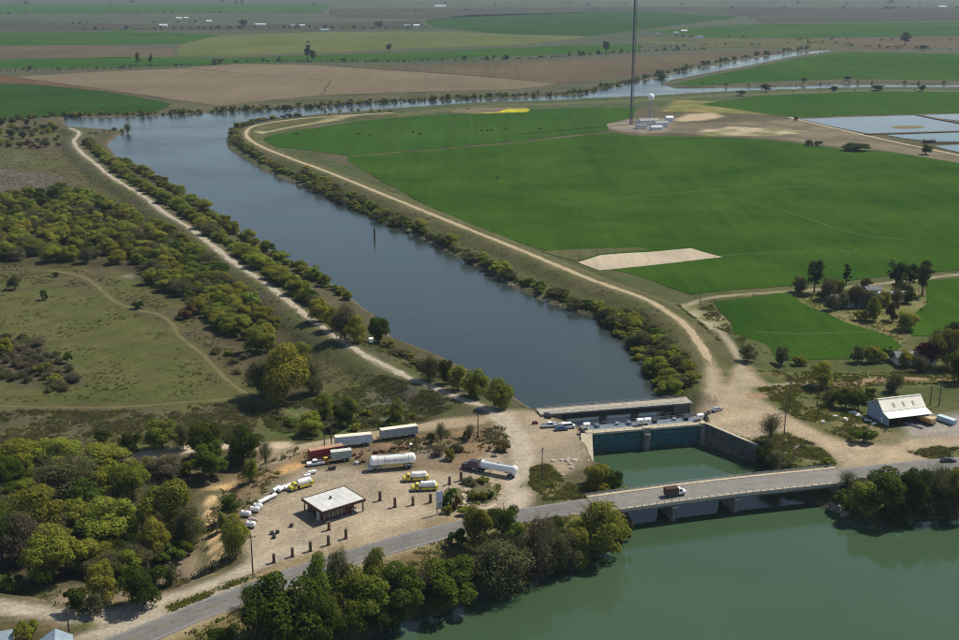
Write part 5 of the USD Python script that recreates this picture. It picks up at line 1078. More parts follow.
def trunk_mesh(seed, h_, r0, rx, n, z0, z1):
    r = np.random.default_rng(seed + 99); ms = [rod((0, 0, -.4), (.1, .05, h_ * .5), r0, 7, r0 * .7)]
    for i in range(n):
        a = 2 * math.pi * (i + .4 * r.random()) / n; zb = h_ * (.22 + .25 * r.random()); ms.append(rod((0.05, 0, zb), (rx * .55 * math.cos(a), rx * .55 * math.sin(a), zb + (z1 - zb) * (.45 + .3 * r.random())), r0 * .5, 5, r0 * .15))
    ms.append(rod((.1, .05, h_ * .48), (.2, -.1, h_ * .85), r0 * .7, 6, r0 * .2))
    return cat(*ms)
KIND = {}
def kind(name, leaf_key, h_, w, z0, variants=3, nb=16, nl=2600, leaf=.5, shape='round', trunk=.22, bare=False, up=.35, limbs=5, open_=0.0, bk=None, extra=None):
    out = []
    for k in range(variants):
        path = f'/World/plant_kinds/{name}_{k}'; UsdGeom.Xform.Define(stage, path); sd_ = abs(hash_(name)) % 10000 + 17 * k
        m = twig_mesh(sd_, w / 2, z0, h_, nl, leaf) if bare else crown_mesh(sd_, w / 2, z0, h_, nb, nl, leaf, up, open_, shape)
        usdkit.mesh(stage, path + '/crown', m, LM[leaf_key])
        if extra: usdkit.mesh(stage, path + '/twigs', twig_mesh(sd_ + 5, w / 2, z0, h_ * 1.02, extra, .05), LM['grey'])
        usdkit.mesh(stage, path + '/' + ('trunk' if trunk > .13 else 'stem'), trunk_mesh(sd_, h_, trunk, w / 2, limbs, z0, h_), bk or bark)
        out.append(path)
    KIND[name] = (out, h_, w)
def hash_(s): return sum((i + 1) * ord(c) * 31 for i, c in enumerate(s))
kind('dark_oak', 'oak', 10, 10, .3, nb=34, nl=9660, leaf=0.40, trunk=.35)
kind('green_tree', 'green', 10, 8.5, .5, nb=30, nl=7819, leaf=0.37, trunk=.28)
kind('olive_willow', 'olive', 9, 9, .0, nb=34, nl=8970, leaf=0.37, open_=.15, extra=40)
kind('spring_willow', 'yellow', 9, 8, .0, nb=32, nl=8280, leaf=0.36, open_=.15, extra=30)
kind('grey_willow', 'grey', 8, 8, .0, nb=28, nl=6439, leaf=0.32, open_=.35, extra=120)
kind('bare_tree', 'grey', 9, 7, 1.4, nl=240, leaf=.05, bare=True, trunk=.2, bk=pale_bark)
kind('brown_thicket', 'brown', 6, 7, .2, nb=18, nl=4370, leaf=0.29, open_=.4, extra=110, trunk=.1)
kind('tall_dark_tree', 'euc', 15, 8.5, 3.0, nb=44, nl=8280, leaf=0.40, trunk=.38, shape='round')
kind('slender_tree', 'oak', 14, 4.8, 1.5, 2, nb=18, nl=5060, leaf=0.35, shape='cone', trunk=.25)
kind('plum_tree', 'plum', 8, 8.5, 1.0, 1, nb=22, nl=6899, leaf=0.35)
kind('green_bush', 'green', 3.2, 4.4, .0, nb=14, nl=2530, leaf=0.27, trunk=.09)
kind('dark_bush', 'oak', 3.2, 4.4, .0, nb=14, nl=2530, leaf=0.27, trunk=.09)
kind('olive_bush', 'olive', 3.0, 4.2, .0, nb=14, nl=2530, leaf=0.26, trunk=.09)
kind('yellow_bush', 'yellow', 3.0, 4.2, .0, nb=14, nl=2300, leaf=0.26, trunk=.09)
kind('grey_bush', 'grey', 2.6, 4.2, .0, nb=14, nl=2070, leaf=0.23, open_=.3, trunk=.08, extra=50)
kind('rust_bush', 'rust', 2.4, 4.2, .0, 2, nb=12, nl=2070, leaf=0.24, trunk=.08)
prng = np.random.default_rng(42)
def cat_of(k): return 'bush' if 'bush' in k or 'thicket' in k else 'tree'
def height_seen(p, py_top):
    lo, hi = .3, 60.0
    for _ in range(30):
        m = (lo + hi) / 2; q = p + np.array([0, 0, m]) - CAM
        if CY - FPX * (q[1] * _sp + q[2] * _cp) / (q[1] * _cp - q[2] * _sp) > py_top: lo = m
        else: hi = m
    return lo
def plant(k, p, h_, w, label, group=None):
    paths, h0, w0 = KIND[k]
    x = UsdGeom.Xform.Define(stage, numbered('/World/' + k))
    x.AddTranslateOp().Set(Gf.Vec3d(*map(float, p))); x.AddRotateZOp().Set(float(prng.random() * 360)); x.AddScaleOp().Set(Gf.Vec3f(w / w0, w / w0 * (.9 + .2 * prng.random()), h_ / h0))
    x.GetPrim().GetReferences().AddInternalReference(paths[int(prng.integers(len(paths)))]); x.GetPrim().SetInstanceable(True)
    return tag(x, label, cat_of(k), group)
def tree(k, px, base, top, wpx, label, group=None):
    """A plant seen at px with its foot at base and its top at top, wpx pixels wide."""
    p = at(px, base); h_ = height_seen(p, top)
    dist = (p - CAM)[1] * _cp - (p - CAM)[2] * _sp
    return plant(k, p, h_, wpx * 1.13 * dist / FPX, label, group)

TREES = [
 # the grove at the lower left
 ('dark_oak', 145, 604, 560, 46, 'round dark oak by the gravel side road, darkest of the grove'),
 ('olive_willow', 104, 602, 562, 36, 'small olive tree with bare trunk left of the round dark oak'),
 ('dark_bush', 78, 611, 588, 30, 'dark bush casting a black shadow on the side road'),
 ('grey_bush', 96, 614, 594, 24, 'grey leafless bush beside the dark bush on the side road'),
 ('olive_willow', 172, 541, 481, 52, 'tall olive willow left of the two-wheel track, biggest in the grove'),
 ('grey_willow', 188, 548, 505, 30, 'greyish tree beside the biggest olive willow of the grove'),
 ('spring_willow', 112, 545, 497, 56, 'broad yellow-green willow in the middle of the grove'),
 ('olive_willow', 156, 558, 518, 32, 'olive willow between the yellow-green one and the two-wheel track'),
 ('green_bush', 170, 560, 542, 34, 'bright green bush under the biggest olive willow'),
 ('green_bush', 186, 556, 540, 20, 'small green bush by the rubble strip near the track'),
 ('olive_willow', 52, 580, 528, 54, 'large dark-shaded olive willow above the grassy clearing'),
 ('brown_thicket', 22, 562, 512, 42, 'brown leafless tree in the shade at the left of the grove'),
 ('olive_willow', 36, 535, 488, 56, 'wide olive willow near the left edge of the grove'),
 ('dark_oak', 2, 560, 500, 46, 'dark tree cut by the left edge of the picture'),
 ('olive_willow', 84, 570, 540, 40, 'olive willow in front of the yellow-green willow'),
 ('spring_willow', 128, 575, 548, 32, 'low spring-green willow right of the small bare-trunked tree'),
 ('grey_willow', 70, 507, 455, 60, 'broad brownish willow in the upper grove'),
 ('olive_willow', 94, 500, 468, 40, 'olive tree right of the broad brownish willow'),
 ('green_tree', 84, 512, 478, 36, 'dark green tree in front of the broad brownish willow'),
 ('olive_willow', 20, 468, 440, 44, 'flat-topped olive tree at the upper left of the grove'),
 ('dark_oak', 6, 488, 455, 40, 'dark tree below the flat-topped olive tree at left'),
 ('spring_willow', 58, 464, 436, 42, 'light olive tree second from left along the pale track'),
 ('spring_willow', 102, 466, 445, 50, 'light olive tree just before the visible stretch of pale track'),
 ('olive_willow', 133, 498, 460, 32, 'olive tree below the dark round bush on the pale track'),
 ('spring_willow', 118, 492, 462, 28, 'yellowish tree squeezed between two olive ones below the pale track'),
 ('dark_oak', 131, 454, 429, 21, 'dark round tree standing alone on the pale track'),
 ('dark_bush', 103, 449, 431, 20, 'dark bush left of the lone dark round tree'),
 ('spring_willow', 162, 449, 418, 34, 'yellow-green tree left of the pair of dark oaks'),
 ('grey_willow', 183, 449, 424, 20, 'grey-green tree touching the pair of dark oaks'),
 ('dark_oak', 207, 459, 420, 38, 'left dark oak of the pair above the end of the track'),
 ('dark_oak', 243, 463, 424, 40, 'right dark oak of the pair above the end of the track'),
 ('green_tree', 213, 477, 440, 34, 'lighter green tree in front of the pair of dark oaks'),
 ('brown_thicket', 165, 476, 455, 34, 'brown thicket on the slope below the yellow-green tree'),
 ('green_bush', 190, 474, 460, 22, 'small green bush left of the lighter green tree'),
 ('olive_bush', 150, 472, 458, 24, 'olive bush on the slope beside the brown thicket'),
 ('green_tree', 231, 517, 493, 20, 'green tree right of the sandy clearing'),
 ('olive_willow', 236, 557, 516, 26, 'grey-green willow between the two-wheel track and the white tanks'),
 ('olive_willow', 222, 530, 512, 10, 'slim olive tree on the two-wheel track'),
 ('olive_bush', 252, 480, 459, 17, 'small olive tree on the reddish earth above the white tanks'),
 ('bare_tree', 266, 466, 441, 16, 'small bare tree at the fork of the dirt tracks'),
 ('yellow_bush', 28, 642, 618, 24, 'yellow-orange bush between the two blue-roofed houses'),
 ('green_bush', 8, 592, 574, 30, 'bright green bush on the grassy patch at the left edge'),
 ('grey_bush', 172, 586, 566, 22, 'grey leafless bush right of the round dark oak'),
 # the river bank in the foreground
 ('dark_oak', 284, 655, 574, 78, 'huge dark oak at the foreground river bank'),
 ('dark_oak', 318, 652, 590, 46, 'dark oak in the shade right of the huge one'),
 ('grey_willow', 262, 665, 618, 50, 'grey-green tree at the bottom edge in front of the huge oak'),
 ('dark_oak', 226, 652, 622, 34, 'dark tree at the bottom edge left of the huge oak'),
 ('bare_tree', 249, 607, 585, 20, 'bare twiggy tree on the roadside above the huge oak'),
 ('spring_willow', 319, 618, 550, 30, 'tall yellow-green tree in front of the highway, left of two'),
 ('grey_willow', 340, 612, 546, 26, 'grey-green tree just right of the tall yellow-green one'),
 ('spring_willow', 375, 600, 546, 30, 'bright yellow-green treetop in front of the highway, right of two'),
 ('green_tree', 360, 626, 566, 58, 'deep green tree in the middle of the foreground row'),
 ('green_tree', 398, 622, 563, 50, 'broad green tree above the river left of the brown bare one'),
 ('dark_oak', 345, 640, 590, 44, 'dark shaded tree at the water below the deep green one'),
 ('dark_oak', 380, 632, 592, 40, 'dark tree right at the water below the broad green one'),
 ('brown_thicket', 424, 610, 566, 26, 'pinkish brown bare tree between two green crowns'),
 ('green_tree', 451, 608, 556, 60, 'rounded green tree leaning over the river'),
 ('grey_willow', 500, 592, 536, 58, 'big grey-olive willow on the bank below the garden'),
 ('rust_bush', 522, 588, 568, 28, 'russet bush at the water right of the grey-olive willow'),
 ('olive_willow', 476, 550, 506, 30, 'russet-olive tree beside the highway, left of the dark green one'),
 ('dark_oak', 504, 540, 500, 33, 'dark green tree standing beside the highway below the garden'),
 ('spring_willow', 515, 560, 520, 24, 'bright yellow-green tree below the dark green roadside tree'),
 ('brown_thicket', 541, 577, 517, 44, 'large grey-brown leafless tree in the bank thicket'),
 ('grey_willow', 560, 573, 530, 36, 'grey bush right of the large leafless tree'),
 ('olive_willow', 575, 568, 525, 30, 'olive tree in the thicket left of the bridge'),
 ('olive_willow', 598, 558, 502, 54, 'big olive bush at the western end of the road bridge'),
 ('rust_bush', 620, 545, 516, 26, 'rusty shrub at the water beside the bridge end'),
 ('green_bush', 556, 536, 517, 20, 'low green bush at the roadside left of the bridge'),
 ('dark_bush', 458, 546, 530, 24, 'shaded low bush at the foot of the russet-olive tree'),
 # right bank below the highway
 ('green_tree', 884, 514, 467, 48, 'large green tree on the river bank east of the bridge'),
 ('olive_willow', 862, 515, 480, 34, 'olive bush nearest the eastern bridge foot'),
 ('dark_oak', 914, 516, 466, 32, 'dark tree in the middle of the eastern river bank'),
 ('bare_tree', 934, 514, 466, 28, 'tall bare grey tree on the eastern river bank'),
 ('grey_willow', 944, 515, 478, 34, 'greyish bush behind the bare tree on the eastern river bank'),
 ('olive_willow', 957, 514, 468, 34, 'olive-brown tree at the right edge of the river bank'),
 ('dark_bush', 896, 521, 504, 40, 'dark bush overhanging the water east of the bridge'),
 ('bare_tree', 847, 490, 472, 18, 'bare twiggy bush on the road edge at the eastern bridge end'),
 ('green_bush', 842, 508, 488, 22, 'green bush on the stones of the eastern bridge foot'),
 # round the pool and the lot
 ('olive_willow', 596, 493, 463, 30, 'brown-olive bush left of the green pool, left half of the clump'),
 ('dark_oak', 611, 496, 468, 26, 'dark green bush at the pool edge beside the bridge'),
 ('olive_bush', 622, 498, 485, 16, 'small yellowish bush at the bridge end beside the pool'),
 ('dark_oak', 765, 473, 440, 24, 'dark grey-green bush at the eastern corner of the pool'),
 ('grey_willow', 776, 472, 450, 22, 'grey bush right of the dark one at the pool corner'),
 ('bare_tree', 770, 442, 414, 26, 'bare tree on the dirt above the pool corner'),
 ('green_bush', 863, 442, 427, 24, 'round green bush alone at the edge of the lot before the barn'),
 ('yellow_bush', 828, 466, 458, 14, 'low yellow weeds bush at the bridge-side corner of the lot'),
 ('olive_willow', 822, 387, 362, 28, 'rounded olive tree beside the dirt tracks east of the lot'),
 ('dark_oak', 845, 408, 389, 22, 'dark bush behind the barn, left of three'), ('dark_oak', 858, 410, 389, 18, 'dark bush behind the barn, middle of three'), ('green_tree', 869, 402, 386, 14, 'green bush behind the barn, right of three'),
 ('grey_willow', 893, 392, 374, 18, 'greyish tree rising behind the barn roof'),
 ('grey_bush', 832, 405, 390, 18, 'grey bush on the grass left of the dark bushes'),
 ('grey_bush', 748, 361, 345, 18, 'grey bush at the corner of the small green field'), ('grey_bush', 782, 366, 348, 18, 'grey bush along the lower edge of the small green field'),
 ('olive_bush', 800, 365, 355, 16, 'low olive bush along the lower edge of the small green field'),
 ('grey_bush', 858, 362, 347, 20, 'grey hedge bush left of the cottage'), ('olive_bush', 874, 362, 344, 22, 'olive hedge bush left of the cottage'), ('green_bush', 890, 360, 346, 16, 'green bush at the cottage wall'),
 ('plum_tree', 930, 366, 339, 28, 'dark red-leaved tree beside the cottage'),
 ('olive_willow', 947, 368, 328, 30, 'olive tree right of the red-leaved tree'), ('dark_oak', 956, 345, 317, 20, 'dark tree at the right edge above the olive one'), ('dark_oak', 958, 382, 352, 24, 'dark tree at the right edge below the olive one'), ('grey_willow', 938, 350, 330, 20, 'greyish tree behind the red-leaved tree'),
 # the farmstead
 ('tall_dark_tree', 814, 293, 257, 19, 'tall dark tree at the left end of the farmstead'), ('grey_willow', 800, 292, 276, 15, 'pale bare tree at the left end of the farmstead'),
 ('slender_tree', 846, 285, 262, 12, 'slender dark tree standing apart in the farmstead'),
 ('tall_dark_tree', 895, 292, 257, 20, 'tall dark tree, left of the three behind the sheds'), ('tall_dark_tree', 909, 290, 262, 18, 'tall dark tree, middle of the three behind the sheds'), ('tall_dark_tree', 922, 296, 260, 18, 'tall dark tree, right of the three behind the sheds'),
 ('grey_willow', 828, 300, 277, 20, 'grey-olive tree left of the farmhouse'), ('olive_willow', 838, 300, 280, 16, 'olive tree at the left gable of the farmhouse'), ('grey_willow', 856, 306, 284, 20, 'grey tree in front of the farmhouse'), ('grey_willow', 843, 308, 292, 12, 'small bare tree before the farmhouse windows'),
 ('green_tree', 866, 290, 277, 12, 'green tree behind the farmhouse'), ('grey_bush', 902, 295, 281, 20, 'pale bare tree below the tall dark trees'), ('dark_oak', 908, 303, 290, 14, 'dark bush right of the pale blue shed'),
 ('olive_willow', 873, 321, 297, 14, 'olive tree at the head of the farm drive'), ('rust_bush', 892, 321, 300, 16, 'orange-brown tree beside the farm drive'), ('olive_willow', 906, 330, 311, 22, 'yellow-olive tree on the right of the farm drive'), ('olive_bush', 862, 320, 309, 16, 'low bush left of the farm drive'), ('yellow_bush', 820, 300, 291, 10, 'yellow bush at the field corner of the farmstead'),
 ('grey_willow', 870, 308, 290, 18, 'greyish tree right of the farmhouse'),
 ('olive_willow', 884, 306, 291, 16, 'olive tree in front of the pale blue shed'),
 ('grey_willow', 896, 304, 288, 15, 'pale twiggy tree hiding the right half of the blue shed'),
 ('grey_willow', 832, 310, 294, 13, 'small grey tree at the front left corner of the farmhouse'),
 ('olive_willow', 905, 366, 350, 18, 'olive tree in front of the cottage'),
 ('grey_willow', 920, 372, 356, 16, 'grey twiggy tree before the red-leaved tree'),
 # left levee by the dam
 ('grey_willow', 429, 380, 356, 24, 'grey-olive bush on the levee, first of the five by the dam'), ('dark_oak', 446, 384, 358, 15, 'dark tree on the levee, second of the five by the dam'), ('olive_willow', 458, 390, 365, 20, 'olive tree on the levee, third of the five by the dam'), ('spring_willow', 476, 397, 367, 24, 'yellow-olive tree on the levee, fourth of the five by the dam'), ('olive_willow', 499, 408, 379, 25, 'olive tree nearest the dam on the western levee'), ('dark_bush', 473, 398, 386, 12, 'dark bush under the yellow-olive levee tree'),
 ('olive_willow', 320, 322, 298, 24, 'olive levee tree beside the light strip of road'), ('grey_willow', 345, 340, 304, 26, 'grey leafless tree on the canal side of the levee'), ('olive_willow', 356, 343, 316, 26, 'olive bush between the grey tree and the white gauge hut'), ('dark_oak', 379, 343, 315, 21, 'dark green bush behind the white gauge hut'), ('olive_willow', 333, 331, 308, 20, 'olive bush left of the grey leafless tree'),
 # single plants on the west side
 ('olive_willow', 257, 352, 326, 26, 'olive tree with dark shade beside the bigger willow clump'), ('olive_willow', 284, 402, 345, 46, 'largest grey-olive willow of the clump by the trail end'), ('spring_willow', 298, 372, 341, 30, 'bright top of the willow clump by the trail end'), ('grey_willow', 262, 396, 358, 30, 'brownish left side of the willow clump by the trail end'), ('grey_willow', 312, 394, 358, 26, 'greyish right side of the willow clump by the trail end'), ('dark_oak', 268, 352, 336, 18, 'dark bush in the shade right of the olive tree'),
 ('olive_willow', 325, 419, 394, 22, 'olive tree above the silver trailer, left of two'), ('dark_oak', 342, 428, 399, 20, 'dark tree above the silver trailer'), ('olive_willow', 349, 425, 396, 18, 'olive tree above the silver trailer, right of two'), ('olive_willow', 312, 435, 412, 28, 'rounded olive tree beside the dirt track and its dark shadow'), ('spring_willow', 397, 426, 397, 15, 'bright green young tree above the grey-green trailer'), ('green_bush', 390, 428, 419, 20, 'low green bush beside the bright young tree'),
 ('rust_bush', 190, 319, 307, 22, 'russet bush above the meadow trail'), ('dark_bush', 138, 308, 298, 14, 'lone dark bush on the meadow trail'), ('green_bush', 44, 300, 290, 9, 'small lone green bush in the brown scrub left of the trail'), ('green_bush', 68, 363, 351, 10, 'small lone green bush on the meadow'), ('grey_bush', 15, 289, 274, 14, 'grey bush in the brown scrub at the left edge'), ('dark_bush', 56, 277, 271, 7, 'tiny dark bush left of the trail'),
 ('yellow_bush', 42, 374, 362, 18, 'yellowish bush in the brown thicket of the meadow, upper of two'), ('yellow_bush', 55, 383, 373, 16, 'yellowish bush in the brown thicket of the meadow, lower of two'), ('olive_bush', 4, 355, 338, 18, 'olive bush at the left edge of the brown thicket'),
 ('bare_tree', 128, 134.5, 123.5, 9, 'lone dead tree at the tip of the spit'),
 # garden and slope
 ('olive_bush', 480, 500, 491, 14, 'low shrub in the middle of the round garden bed'), ('green_bush', 489, 499, 490, 11, 'green shrub at the right of the round garden bed'), ('olive_bush', 472, 499, 491, 11, 'low shrub at the left of the round garden bed'), ('rust_bush', 456, 510, 494, 14, 'reddish shrub in the garden beside the tall sign'), ('dark_bush', 447, 506, 495, 12, 'dark shrub at the foot of the tall sign'), ('green_bush', 452, 496, 488, 12, 'green shrub behind the reddish one'), ('grey_bush', 470, 484, 478, 18, 'greyish shrub in the narrow garden bed'), ('olive_bush', 484, 483, 477, 14, 'olive shrub in the narrow garden bed'), ('olive_bush', 448, 513, 506, 14, 'low shrub at the roadside corner of the garden'), ('yellow_bush', 470, 516, 508, 22, 'yellowish shrub at the roadside below the garden'),
 # tracks of shrubs above the tanker
 ('dark_bush', 431, 443, 432, 10, 'dark shrub among brush above the tanker truck'), ('bare_tree', 441, 445, 422, 12, 'bare sapling above the white tank, left of two'), ('bare_tree', 470, 441, 424, 11, 'bare sapling above the white tank, right of two'), ('olive_bush', 450, 460, 448, 12, 'olive shrub on the earth left of the tanker truck'), ('brown_thicket', 437, 455, 446, 16, 'brown brush pile on the earth above mid yard'), ('grey_bush', 457, 452, 444, 14, 'grey brush above the cab of the tanker truck'), ('dark_bush', 467, 439, 430, 9, 'dark shrub below the right-hand bare sapling'), ('rust_bush', 498, 452, 440, 24, 'reddish brush beside the gravel road above the tanker'),
 # far trees one can tell apart
 ('slender_tree', 308, 61, 40, 9, 'tallest dark far tree on the hedge line'), ('tall_dark_tree', 313, 62, 50, 8, 'greyer tree beside the tallest far tree'), ('slender_tree', 138, 65, 51, 7, 'left of two dark far trees at the tan field'), ('slender_tree', 151, 65, 52, 7, 'right of two dark far trees at the tan field'), ('tall_dark_tree', 905, 45.5, 32, 10, 'big dark far tree in the right distance'), ('dark_oak', 923, 50, 45, 8, 'low dark far bush right of the big far tree'), ('tall_dark_tree', 606, 54, 40, 8, 'dark tree on the hedge left of the radio mast'), ('tall_dark_tree', 389, 52, 43, 6, 'small tree standing in the far green field'), ('dark_oak', 244, 27, 18, 8, 'dark far tree beside the long white shed'), ('dark_oak', 379, 28, 20, 8, 'dark copse beside the far white barn'),
 ('dark_oak', 858, 151, 142, 22, 'dark round bush at the pond road, left half of a pair'), ('green_tree', 849, 151, 143, 16, 'lighter bush at the pond road, right beside a dark one'), ('dark_oak', 926, 154.5, 144, 13, 'round dark bush at the right end of the pond road'), ('dark_bush', 809, 146, 140, 9, 'dark bush left of two below the pond road'), ('dark_bush', 818, 146, 140, 9, 'dark bush right of two below the pond road'), ('dark_bush', 796, 121, 117, 5, 'tiny dark bush at the corner of the largest pond'),
 ('tall_dark_tree', 766, 92.5, 84, 10, 'dark tree on the slough bank right of the mast'), ('tall_dark_tree', 741, 96, 90, 10, 'dark bush on the near slough bank right of the mast'), ('dark_oak', 878, 90.5, 84, 12, 'dark bushes on the slough bank at right'), ('dark_oak', 922, 91, 85, 8, 'dark bush on the slough bank at far right'), ('dark_oak', 834, 91, 86, 8, 'dark bush on the slough bank right of centre'), ('tall_dark_tree', 804, 83, 77, 7, 'bush on the island shore right of the mast'), ('tall_dark_tree', 848, 81, 76, 8, 'bush on the island shore, farther right'), ('dark_oak', 662, 80, 74, 10, 'dark bushes at the tip of the island'),
]
for a in TREES: tree(*a)

def far_from(p, lines, d):
    return all(np.min(np.linalg.norm(l - p, axis=1)) > dd for l, dd in zip(lines, d))
ROADS = [levee_road, yard_track, grove_track, highway, side_road, east_levee, trail_a, trail_b, farm_road]
ENDS = ('at its far end', 'in its far half', 'about midway', 'in its near half', 'at its near end')
def place_words(P, q):
    """Where a plant stands within its area, and its size class there."""
    lo, hi = P.min(0), P.max(0); u = (q - lo) / np.maximum(hi - lo, 1e-6)
    fy = ('near', 'middle', 'far')[min(2, int(u[1] * 3))]; fx = ('left', 'centre', 'right')[min(2, int(u[0] * 3))]
    return fy + ' ' + fx
def settle(found, zone, gpre, line=None):
    P = np.array([f[1][:2] for f in found]); hs = np.array([f[2] for f in found]); t1, t2 = np.quantile(hs, [.33, .67])
    for k, p, h_, w in found:
        size = 'low' if h_ < t1 else 'tall' if h_ > t2 else 'middling'
        plant(k, p, h_, w, f'{size} {WORDS[k]} {zone}, {place_words(P, p[:2]) if line is None else ENDS[min(4, int(5 * np.argmin(np.linalg.norm(line - p[:2], axis=1)) / len(line)))]}', f'{PLURAL[k]} {gpre}')
def scatter(poly_px, z, gap, mix, h_rng, zone, group_prefix, n=400, road_gap=4.5, aspect=(1.15, 1.7)):
    """Plants through an area, each its own; alike kinds of one area share a label."""
    q = gp(poly_px, z); P = Polygon(q); lo, hi = q.min(0), q.max(0); done = []; found = []
    names, w = list(mix), np.array(list(mix.values()), float); w /= w.sum(); tries = 0
    while len(done) < n and tries < n * 30:
        tries += 1; p = lo + (hi - lo) * prng.random(2)
        if not shapely.contains_xy(P, *p) or (done and np.min(np.linalg.norm(np.array(done) - p, axis=1)) < gap * (.75 + .5 * prng.random())) or not far_from(p, ROADS, [road_gap] * len(ROADS)): continue
        done.append(p); k = names[int(prng.choice(len(names), p=w))]; h0 = KIND[k][1]; rel = 1.0 if cat_of(k) == 'tree' else .62
        h_ = (h_rng[0] + (h_rng[1] - h_rng[0]) * prng.random()) * rel
        found.append((k, np.array([p[0], p[1], float(H(*p)) - .1]), h_, h_ * KIND[k][2] / h0 * (aspect[0] + (aspect[1] - aspect[0]) * prng.random())))
    settle(found, zone, group_prefix)
WORDS = {'dark_oak': 'dark green tree', 'green_tree': 'mid-green tree', 'olive_willow': 'olive-green willow', 'spring_willow': 'yellow-green willow', 'grey_willow': 'greyish twiggy willow', 'bare_tree': 'bare grey tree', 'brown_thicket': 'brown leafless bush', 'green_bush': 'green bush', 'dark_bush': 'dark green bush', 'olive_bush': 'olive bush', 'yellow_bush': 'yellow-green bush', 'grey_bush': 'grey twiggy bush', 'rust_bush': 'russet bush', 'tall_dark_tree': 'tall dark tree'}
PLURAL = {k: v + ('es' if v.endswith('bush') else 's') for k, v in WORDS.items()}
WIL = {'olive_willow': 5, 'spring_willow': 3, 'grey_willow': 3, 'dark_oak': .6, 'green_tree': 1, 'brown_thicket': .8}
scatter([(-10, 198), (60, 192), (92, 198), (128, 214), (150, 232), (146, 262), (120, 268), (95, 264), (60, 264), (-10, 262)], LAND, 5.6, WIL, (6, 9.5), 'in the wide upper-left thicket', 'in the upper-left thicket', 170)
scatter([(140, 262), (150, 225), (176, 240), (212, 268), (248, 300), (266, 316), (232, 338), (212, 326), (188, 304), (150, 285)], LAND, 5.6, WIL, (5, 8.5), 'between meadow trail and levee road', 'between trail and levee road', 120)
scatter([(212, 326), (262, 318), (284, 332), (262, 352), (236, 345)], LAND, 6.0, {'olive_willow': 3, 'dark_oak': 2, 'spring_willow': 2, 'grey_willow': 1}, (4.5, 7), 'near the thin pole among willows', 'near the thin pole', 14)
scatter([(-10, 126), (40, 124), (60, 130), (62, 146), (40, 150), (-10, 146)], LAND, 9, {'olive_willow': 3, 'dark_oak': 2, 'brown_thicket': 3, 'rust_bush': 1}, (5, 8), 'in the far-left copse', 'in the far-left copse', 42)
def along(pts_px, z, gap, spread, mix, h_rng, zone, gpre, offset=0.0, aspect=(1.0, 1.9), sink=.1):
    found = []; l = curve(gp(pts_px, z), gap); t = np.gradient(l, axis=0); t /= np.linalg.norm(t, axis=1, keepdims=True)
    names, w = list(mix), np.array(list(mix.values()), float); w /= w.sum()
    for a, d in zip(l, t):
        o = offset + spread * (prng.random() * 2 - 1); p = a + np.array([-d[1], d[0]]) * o + d * gap * .4 * (prng.random() - .5)
        k = names[int(prng.choice(len(names), p=w))]; rel = 1.0 if cat_of(k) == 'tree' else .62; h_ = (h_rng[0] * .62 + (h_rng[1] * 1.08 - h_rng[0] * .62) * prng.random() ** 1.25) * rel
        found.append((k, np.array([p[0], p[1], float(max(H(*p), WATER)) - sink]), h_, h_ * KIND[k][2] / KIND[k][1] * (aspect[0] + (aspect[1] - aspect[0]) * prng.random())))
    settle(found, zone, gpre, l)
LB = {'olive_willow': 4, 'spring_willow': 4.5, 'green_tree': .8, 'grey_willow': 1.2, 'rust_bush': .3, 'dark_oak': .7}
along([(90, 146), (104, 160), (122, 175), (158, 199), (200, 227), (235, 252), (270, 276), (305, 302), (322, 314)], -2.5, 3.8, 3.0, LB, (5.0, 8.2), 'in the western levee hedge', 'in the western bank hedge')
along([(116, 162), (150, 181), (192, 206), (232, 235), (266, 255), (298, 274), (320, 287), (345, 302)], WATER + .4, 4.4, 1.4, {'olive_bush': 3, 'yellow_bush': 2, 'dark_bush': 1, 'olive_willow': 3, 'spring_willow': 2}, (4.6, 7.6), 'at the western waterline', 'at the western waterline', 2.0)
along([(385, 345), (405, 356), (430, 366), (455, 378), (478, 388), (505, 402)], -2.5, 3.6, 2.6, {'olive_bush': 3, 'green_bush': 1.5, 'grey_bush': 2, 'yellow_bush': 1, 'brown_thicket': .5}, (2.6, 4.8), 'on the bank between gauge hut and dam', 'on the bank near the dam')
along([(88, 136), (100, 133), (112, 131), (122, 131)], LAND, 7, 3, {'olive_bush': 2, 'rust_bush': 1, 'brown_thicket': 1}, (3, 5), 'on the canal spit', 'on the spit')
RB = {'olive_bush': 4, 'green_bush': 2, 'dark_bush': 2.5, 'grey_bush': 3, 'olive_willow': .8, 'brown_thicket': .6}
along([(300, 117.5), (270, 120.5), (245, 126), (236, 134), (240, 144), (256, 156), (285, 172), (318, 188), (352, 205), (400, 226)], WATER + .5, 3.4, 3.2, RB, (4.5, 8.0), 'on the canal inner bend', 'on the inner canal bend', -2.5)
along([(300, 174), (330, 190), (365, 207), (402, 225), (440, 245), (485, 268), (517, 285), (555, 300), (592, 313)], WATER + .6, 3.6, 3.0, RB, (4.0, 7.6), 'along the stony eastern bank', 'along the straight eastern bank', 1.8)
scatter([(596, 306), (640, 322), (672, 348), (690, 374), (694, 390), (668, 398), (652, 376), (632, 344), (606, 322)], -3, 4.0, {'olive_willow': 2, 'olive_bush': 3, 'dark_bush': 2.2, 'green_bush': 2, 'grey_willow': 1.5, 'rust_bush': .8, 'yellow_bush': 1, 'grey_bush': 1.4}, (4, 7.5), 'in the thicket behind the gates', 'in the bank thicket behind the gates', 95, 4.0)
scatter([(-10, 338), (22, 334), (45, 346), (62, 360), (84, 378), (78, 392), (50, 392), (20, 384), (-10, 380)], LAND, 3.6, {'brown_thicket': 5, 'grey_bush': 3}, (3.6, 5.6), 'in the meadow thicket', 'in the meadow thicket', 60)
